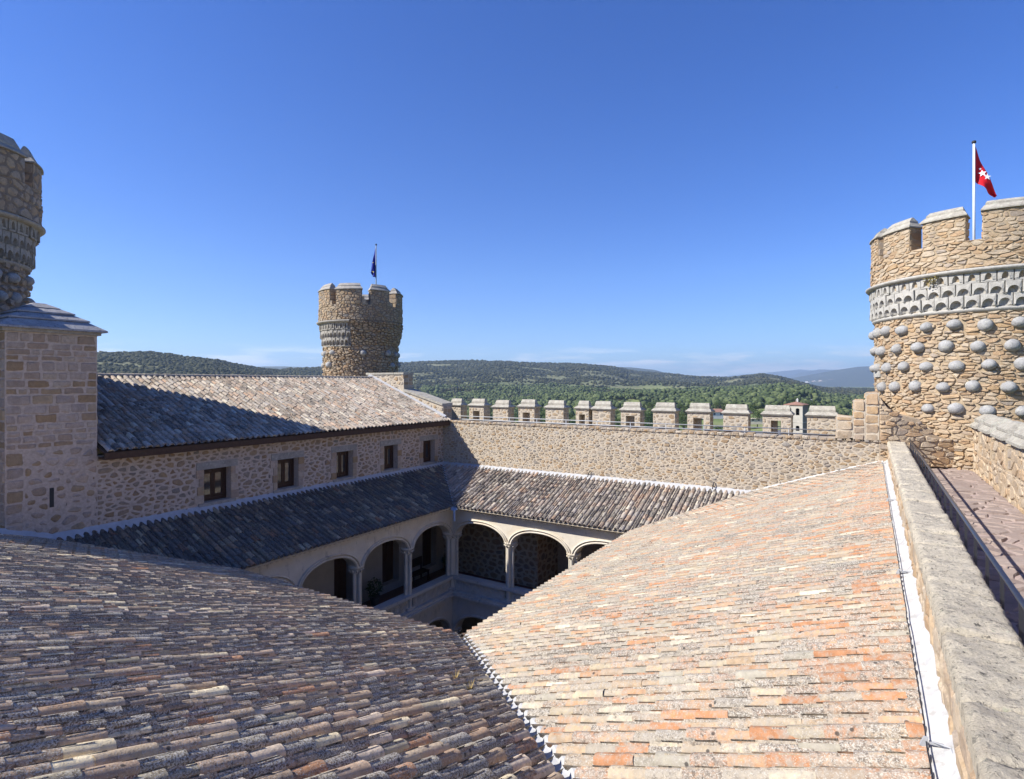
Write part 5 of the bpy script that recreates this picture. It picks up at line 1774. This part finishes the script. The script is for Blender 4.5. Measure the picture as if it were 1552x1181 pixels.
# green lowland trees
N_ = 22000
rel = rg.uniform(relang(640), relang(1350), N_); r = 150 + 900 * rg.uniform(0, 1, N_) ** .75
x = r * np.sin(rel); y = r * np.cos(rel); u_ = 776 + F * np.tan(rel)
patch = .9 * wavy(x + 900, y, 1.6)
keep = (patch + rg.uniform(-.8, .8, N_)) > -.05
keep &= ~((u_ > 1060) & (u_ < 1245) & (r < 430)) & (r > 330)
rel, r = rel[keep][:8500], r[keep][:8500]
o = woods('valley_woods', rel, r, rg.uniform(3.5, 8.5, len(rel)), 0, M_VALLEY, 6, .85, .1, .3, 1.0, 6)
tag(o, 'bright green riverside trees filling the valley', 'woods')

def tree_meshes(seed, h, rad, mat, n, tall=False):
    rng = random.Random(seed)
    tk = MB(); pts = [Vector((0, 0, 0)), Vector((rng.uniform(-.1, .1), .05, h * .25)), Vector((rng.uniform(-.2, .2), .1, h * .5)), Vector((0, 0, h * .8))]
    tk.tube(pts, [.28, .2, .15, .05], 6)
    for k in range(5):
        a = rng.uniform(0, 6.28); z = h * rng.uniform(.25, .5)
        tk.tube([(0, 0, z), (cos(a) * rad * .4, sin(a) * rad * .4, z + h * .15), (cos(a) * rad * .7, sin(a) * rad * .7, z + h * .3)], [.1, .07, .03], 5)
    cr = MB()
    lobes = 9 if not tall else 7
    for k in range(lobes):
        if tall: c = (rng.uniform(-.2, .2), rng.uniform(-.2, .2), h * (.2 + .75 * k / lobes)); q = rad * (.9 - .5 * abs(k / lobes - .35))
        else:
            a = rng.uniform(0, 6.28); d = rad * rng.uniform(.1, .6)
            c = (cos(a) * d, sin(a) * d, h * rng.uniform(.42, .82)); q = rad * rng.uniform(.38, .6)
        leaf_cloud(cr, c, q, q * (.8 if not tall else 1.2), n // lobes, .30, rng)
    a = make_mesh('trunk', tk.V, tk.F, tk.R, M_BARK); b = make_mesh('crown', cr.V, cr.F, cr.R, mat)
    return a, b
VAR = [tree_meshes(s, h, rd, M_LEAF, 520) for s, h, rd in ((1, 9, 3.6), (2, 8, 3.8), (3, 10.5, 3.9), (4, 7, 3.0))]
rng = random.Random(8)
cnt = 0
cand = []
while len(cand) < 300:
    u = rng.uniform(655, 1330); rr = rng.uniform(140, 460) if rng.random() < .8 else rng.uniform(110, 200)
    if 1125 < u < 1250 and rr < 420: continue
    if 1050 < u < 1160 and rr < 390: continue
    if rng.random() < .35 and u < 900: continue
    cand.append((rr, u))
for rr, u in sorted(cand):
    rel = relang(u); x, y = polar(rel, rr); z = float(terrain(rel, rr))
    tm, cm = VAR[rng.randrange(4)]
    t_ = bpy.data.objects.new('tree', None); _link(t_, None, (float(x), float(y), z - .2))
    tag(t_, 'leafy green tree in the valley beyond the crenellated wall', 'tree', 'green trees in the valley')
    s = rng.uniform(.75, 1.2)
    for me in (tm, cm):
        o = bpy.data.objects.new(me.name, me); COL.objects.link(o); o.parent = t_
    t_.scale = (s, s, s * rng.uniform(.9, 1.1)); t_.rotation_euler.z = rng.uniform(0, 6.28)
def single_tree(name, u, rr, h, rd, mat, n, label, tall=False, zoff=0):
    rel = relang(u); x, y = polar(rel, rr); z = float(terrain(rel, rr))
    tm, cm = tree_meshes(int(u), h, rd, mat, n, tall)
    t_ = thing(name, (float(x), float(y), z - .2 + zoff), label, 'tree')
    for me in (tm, cm):
        o = bpy.data.objects.new(me.name, me); COL.objects.link(o); o.parent = t_
single_tree('poplar_tree', 984, 235, 14, 2.6, M_POPLAR, 900, 'tall dark poplar showing between two merlons of the curtain wall', True)
single_tree('tree', 1148, 300, 11.5, 4.0, M_LEAF, 700, 'round bright tree above the cream wall and parked cars')
single_tree('tree', 1142, 330, 13.5, 4.4, M_LEAF, 700, 'taller green tree rising behind the round bright tree')
single_tree('tree', 1088, 262, 6.0, 2.4, M_LEAF, 500, 'small round tree in front of the red roofed house')

# ------------------------------------------------------------ village below the castle
M_WHITE = mat_plain('whitewash', (.58, .56, .53), .06, .6, .1, .9)
M_CREAM = mat_plain('cream_render', (.60, .53, .40), .1, .5, .1, .9)
M_RTILE = mat_plain('red_roof', (.27, .15, .11), .2, 1.4, .3, .9)
M_GREYROOF = mat_plain('grey_roof', (.38, .37, .36), .15, 1, .2, .9)
M_DARK = mat_plain('dark_opening', (.02, .02, .022), .1, 1, 0, .8)
M_SIDE_SHADE = mat_plain('shaded_side', (.24, .18, .15), .2, 2, .2, .9)  # darker tone carries the shade on the bell tower's right side
M_CHST = mat_plain('church_stone', (.42, .385, .33), .15, 1.5, .3, .9)
M_BRONZE = mat_plain('bell_bronze', (.10, .10, .07), .2, 4, 0, .5)
def at(u, dd):
    """point on bearing u at depth dd"""
    r = (u - 776) / F
    return (-ST + CT * r) * dd, (CT + ST * r) * dd
# church bell tower
cd = 120.0
cx, cy = at(1207, cd)
px = cd / F
ct_ = thing('bell_tower', (cx, cy, -25), 'square church bell tower with red hipped roof and arched bell openings', 'church tower')
ang = TH - radians(14) - .0
def loc(a, b):   # a right, b away, turned a little so that the right side shows
    ca, sa = cos(ang - radians(30)), sin(ang - radians(30))
    return cx + ca * a - sa * b, cy + sa * a + ca * b
def lbox(mb, a0, a1, b0, b1, z0, z1):
    p = [loc(a0, b0), loc(a1, b0), loc(a1, b1), loc(a0, b1)]
    mb.hexa([(x, y, z0) for x, y in p], [(x, y, z1) for x, y in p])
hw = 1.75
zt = -(614 - VH) / F * cd
mb = MB()
ops = [(-1.0, .62), (.62, .62)]
zl = zt - 3.4
# front wall with openings: piers, lintels
def face_wall(z0, z1, oz0, oz1):
    edges = [-hw, -1.15, -.42, .42, 1.15, hw]
    lbox(mb, edges[0], edges[1], -hw, -hw + .4, z0, z1); lbox(mb, edges[2], edges[3], -hw, -hw + .4, z0, z1); lbox(mb, edges[4], edges[5], -hw, -hw + .4, z0, z1)
    for a, b in ((edges[1], edges[2]), (edges[3], edges[4])):
        lbox(mb, a, b, -hw, -hw + .4, z0, oz0)
        # round head
        n = 8; m = (a + b) / 2; rr = (b - a) / 2
        for k in range(n):
            t0, t1 = pi * k / n, pi * (k + 1) / n
            x0, x1 = m - rr * cos(t0), m - rr * cos(t1)
            lbox(mb, x0, x1, -hw, -hw + .4, oz1 + rr * max(sin(t0), sin(t1)) * .92, z1)
face_wall(zl, zt - .001, zl + 1.35, zl + 2.45)
face_wall(zl - 2.4, zl - .25, zl - 1.9, zl - 1.15)
lbox(mb, -hw, hw, -hw, -hw + .4, zl - .249, zl - .001); lbox(mb, -hw, hw, -hw, hw, -26, zl - 2.401)
lbox(mb, -hw, -hw + .3, -hw + .401, hw, zl - 2.4, zt - .001); lbox(mb, -hw + .301, hw - .301, hw - .3, hw, zl - 2.4, zt - .001)
mb.build('wall', M_CHST, ct_)
mb = MB(); lbox(mb, hw - .3, hw, -hw + .401, hw, zl - 2.4, zt - .001); mb.build('side_wall', M_SIDE_SHADE, ct_)
mb = MB(); lbox(mb, -hw - .06, hw + .06, -hw - .06, hw + .06, zl - .2, zl - .05); mb.build('string_course', M_CHST, ct_)
mb = MB(); lbox(mb, -hw + .5, hw - .5, .3, .5, zl - 2.3, zt - .1); mb.build('dark_backing', M_DARK, ct_)  # added near-black panel, stands for the shade inside the bell openings
for m in (-.785, .785):
    mb = MB(); p = loc(m, -hw + .9); mb.lathe(p[0], p[1], [(.001, zl + 2.5), (.12, zl + 2.45), (.18, zl + 2.1), (.32, zl + 1.75), (.001, zl + 1.75)], 10); mb.build('bell', M_BRONZE, ct_, True)
e_ = hw + .2
p = [loc(-e_, -e_), loc(e_, -e_), loc(e_, e_), loc(-e_, e_)]; pa = [loc(-.05, -.05), loc(.05, -.05), loc(.05, .05), loc(-.05, .05)]
mb = MB(); mb.hexa([(x, y, zt) for x, y in p], [(x, y, zt + .12) for x, y in p]); mb.hexa([(x, y, zt + .121) for x, y in p], [(x, y, zt + .72) for x, y in pa]); mb.build('roof', M_RTILE, ct_)
mb = MB(); q = loc(0, 0); mb.tube([(q[0], q[1], zt + .68), (q[0], q[1], zt + 1.1)], .1, 6); mb.build('finial', M_CHST, ct_)

def house(name, u, dd, wd, dp, z0, hwall, hroof, wm, rm, label, nwin=3, rot=0.0, chim=False):
    x, y = at(u, dd)
    t_ = thing(name, (x, y, z0), label, 'house')
    a = TH + rot; ca, sa = cos(a), sin(a)
    L = lambda p, q: (x + ca * p - sa * q, y + sa * p + ca * q)
    def bb(mb, p0, p1, q0, q1, za, zb):
        P = [L(p0, q0), L(p1, q0), L(p1, q1), L(p0, q1)]
        mb.hexa([(i, j, za) for i, j in P], [(i, j, zb) for i, j in P])
    mb = MB(); bb(mb, -wd / 2, wd / 2, 0, dp, z0 - 1, z0 + hwall); mb.build('wall', wm, t_)
    mb = MB(); o = .4
    P = [L(-wd / 2 - o, -o), L(wd / 2 + o, -o), L(wd / 2 + o, dp + o), L(-wd / 2 - o, dp + o)]; T = [L(-wd / 2 + .1, dp / 2 - .05), L(wd / 2 - .1, dp / 2 - .05), L(wd / 2 - .1, dp / 2 + .05), L(-wd / 2 + .1, dp / 2 + .05)]
    mb.hexa([(i, j, z0 + hwall + .002) for i, j in P], [(i, j, z0 + hwall + hroof) for i, j in T]); rf = mb.build('roof', rm, t_)
    if chim:
        mb = MB(); bb(mb, -wd / 2 + .3, -wd / 2 + 1.1, dp / 2 - .4, dp / 2 + .4, z0 + hwall, z0 + hwall + hroof + .9); mb.build('chimney', wm, rf)
    for k in range(nwin):
        p = -wd / 2 + wd * (k + .5) / nwin
        mb = MB(); bb(mb, p - .45, p + .45, -.04, .05, z0 + hwall * .42, z0 + hwall * .8); mb.build('window', M_DARK, t_)
    return t_
house('house', 1224, 420, 12, 7, -(612.5 - VH) / F * 420, 2.1, 1.2, M_WHITE, M_GREYROOF, 'long white house among trees above the bell tower', 4, .1)
x, y = at(1208.5, 330)
t_ = thing('chimney_stack', (x, y, -16), 'white pinnacle standing left of the long white house', 'chimney')
mb = MB(); zz = -(604 - VH) / F * 330; mb.box(x - .45, x + .45, y - .45, y + .45, -18, zz - .6); mb.build('shaft', M_WHITE, t_)
mb = MB(); mb.hexa([(x - .6, y - .6, zz - .599), (x + .6, y - .6, zz - .599), (x + .6, y + .6, zz - .599), (x - .6, y + .6, zz - .599)], [(x - .1, y - .1, zz), (x + .1, y - .1, zz), (x + .1, y + .1, zz), (x - .1, y + .1, zz)]); mb.build('cap', M_WHITE, t_)
house('house', 1196, 440, 5, 5, -(613.5 - VH) / F * 440, 1.6, .8, M_WHITE, M_WHITE, 'small white outbuilding left of the white pinnacle', 1)
house('house', 1181, 400, 4, 4, -(612 - VH) / F * 400, 1.3, .9, M_CREAM, M_RTILE, 'tiny cream house peeping over the twelfth merlon', 1)
house('house', 1083, 290, 10, 7, -(632 - VH) / F * 290 , 2.4, 1.6, M_WHITE, M_RTILE, 'white house with red tiled roof between two merlons', 3, .05, True)
house('house', 1150, 275, 14, 3, -(640 - VH) / F * 275, 1.7, .15, M_CREAM, M_CREAM, 'long low cream building below the round bright tree', 5)
# road and green sports court (sheets on the ground)
def sheet(name, us, d0, d1, dz, mat):
    n = 10
    V = []; Fc = []
    for i in range(n + 1):
        dd = d0 + (d1 - d0) * i / n
        for j in range(n + 1):
            u = us[0] + (us[1] - us[0]) * j / n
            x, y = at(u, dd); V.append((x, y, float(terrain(relang(u), sqrt(x * x + y * y))) + dz))
    for i in range(n):
        for j in range(n): a = i * (n + 1) + j; Fc.append((a, a + 1, a + n + 2, a + n + 1))
    mb = MB(); mb.add(V, Fc); return mb.build(name, mat)
M_ASPH = mat_plain('asphalt', (.12, .12, .125), .15, 1.5, .2, .9)
M_CT = mat_plain('court_green', (.10, .26, .18), .08, .4, 0, .8)
tag(sheet('road', (1100, 1240), 205, 262, .12, M_ASPH), kind='structure')
sc_o = sheet('sports_court', (1040, 1098), 200, 262, .14, M_CT)
tag(sc_o, 'green fenced sports court beyond the wall', 'sports court')
mb = MB()
for u in np.arange(1040, 1099, 7):
    x, y = at(u, 263); z = float(terrain(relang(u), sqrt(x * x + y * y))); mb.tube([(x, y, z), (x, y, z + 3.2)], .05, 5)
for hh in (.2, 1.6, 3.2):
    pts = []
    for u in (1040, 1070, 1098):
        x, y = at(u, 263); pts.append((x, y, float(terrain(relang(u), sqrt(x * x + y * y))) + hh))
    mb.tube(pts, .05, 5)
mb.build('fence_frame', M_RAIL, sc_o)
def car(u, dd, mat, rz, label):
    x, y = at(u, dd); z = float(terrain(relang(u), sqrt(x * x + y * y))) + .13
    t_ = thing('parked_car', (x, y, z), label, 'car', 'cars parked below the castle wall')
    a = TH + rz; ca, sa = cos(a), sin(a)
    L = lambda p, q, h: (x + ca * p - sa * q, y + sa * p + ca * q, z + h)
    def bb(mb, p0, p1, q0, q1, h0, P0, P1, Q0, Q1, h1):
        mb.hexa([L(p0, q0, h0), L(p1, q0, h0), L(p1, q1, h0), L(p0, q1, h0)], [L(P0, Q0, h1), L(P1, Q0, h1), L(P1, Q1, h1), L(P0, Q1, h1)])
    mb = MB(); bb(mb, -2.1, 2.1, -.85, .85, .28, -2.15, 2.1, -.88, .88, .62); bb(mb, -2.14, 2.09, -.87, .87, .621, -2.0, 1.9, -.8, .8, .86)
    bb(mb, -1.25, .85, -.68, .68, 1.361, -1.1, .7, -.6, .6, 1.42)
    mb.build('body', mat, t_)
    mb = MB(); bb(mb, -1.75, 1.35, -.78, .78, .862, -1.25, .85, -.68, .68, 1.36); mb.build('windows', M_GLASS, t_)
    for p in (-1.3, 1.3):
        for q in (-.8, .8):
            mb = MB(); mb.tube([L(p, q - .1, .32), L(p, q + .1, .32)], .32, 10); mb.build('wheel', M_BLACK, t_)
M_CARW = mat_plain('car_white', (.75, .75, .76), .02, 1, 0, .25)
M_CARR = mat_plain('car_red', (.40, .03, .03), .02, 1, 0, .25)
M_CARG = mat_plain('car_grey', (.28, .29, .31), .02, 1, 0, .25)
M_CARD = mat_plain('car_dark', (.05, .055, .07), .02, 1, 0, .25)
car(1140, 216, M_CARW, .3, 'white car nearest the eleventh merlon in the car park')
car(1149, 215, M_CARG, .3, 'grey car in the middle of the car park row')
car(1158, 216, M_CARW, .3, 'white car nearest the twelfth merlon in the car park')
car(1146, 232, M_CARR, .25, 'red car parked in the rear row of the car park')
car(1155, 236, M_CARD, .25, 'dark car parked in the rear row of the car park')
car(1088, 196, M_CARW, .2, 'white car parked in front of the green sports court')
# distant town: too small to tell apart
rg2 = random.Random(12)
mb = MB()
for k in range(120):
    u = rg2.uniform(1222, 1292); dd = rg2.uniform(4650, 5150)
    x, y = at(u, dd); rr_ = sqrt(x * x + y * y)
    top = (VH - np.interp(u, (1150, 1199, 1228, 1267, 1301), (586, 573.5, 568, 561, 556))) / F * cos(relang(u)) * 6200
    z = -40 + (top + 40) * float(np.interp((rr_ - 4700) / 1500, (0, .2, .4), (0, .16, .38)))
    s = rg2.uniform(4, 13)
    mb.box(x - s, x + s, y - s, y + s, z - 8, z + rg2.uniform(5, 10), (rg2.random(), 0, 0))
g = G('town_wall'); r = g.rnd()
M_TOWN = g.done(g.ramp(r['X'], [(0, (.62, .60, .57)), (.35, (.45, .36, .30)), (.6, (.68, .66, .62)), (.8, (.34, .22, .17)), (1, (.75, .74, .72))]))
tag(mb.build('distant_town', M_TOWN, kind='stuff'), 'pale roofs of a distant town at the foot of the blue mountain', 'town')
# a bird far up in the sky
d = ray(1268, 133); d = Vector(d) * 130
b_ = thing('bird', d, 'tiny dark bird high in the blue sky', 'bird')
mb = MB(); mb.tube([d + Vector((-.14, -.05, 0)), d + Vector((0, 0, .01)), d + Vector((.17, .06, .0))], [.015, .05, .012], 6); mb.build('body', M_BLACK, b_, True)
for s in (-1, 1):
    mb = MB()
    mb.hexa([d + Vector((-.05, 0, 0)), d + Vector((.06, 0, 0)), d + Vector((.0 , s * .3, .09)), d + Vector((-.06, s * .3, .09))], [d + Vector((-.05, 0, .012)), d + Vector((.06, 0, .012)), d + Vector((.0, s * .3, .1)), d + Vector((-.06, s * .3, .1))])
    mb.build('wing', M_BLACK, b_)

# ------------------------------------------------------------ summer air: far things fade to blue
hz = MB(); hz.box(-15000, 15000, -15000, 15000, -46, 420)
g = G('air'); g.nt.nodes.remove(g.b)
pv = g.n('ShaderNodeVolumePrincipled')
pv.inputs['Color'].default_value = (.60, .79, 1.0, 1)
pv.inputs['Density'].default_value = HAZE
pv.inputs['Anisotropy'].default_value = 0.2
g.l(pv.outputs[0], g.nt.nodes['Material Output'].inputs['Volume'])
ho = hz.build('haze', g.m, None, kind='stuff')
ho['label'] = 'thin blue summer haze over the far hills'
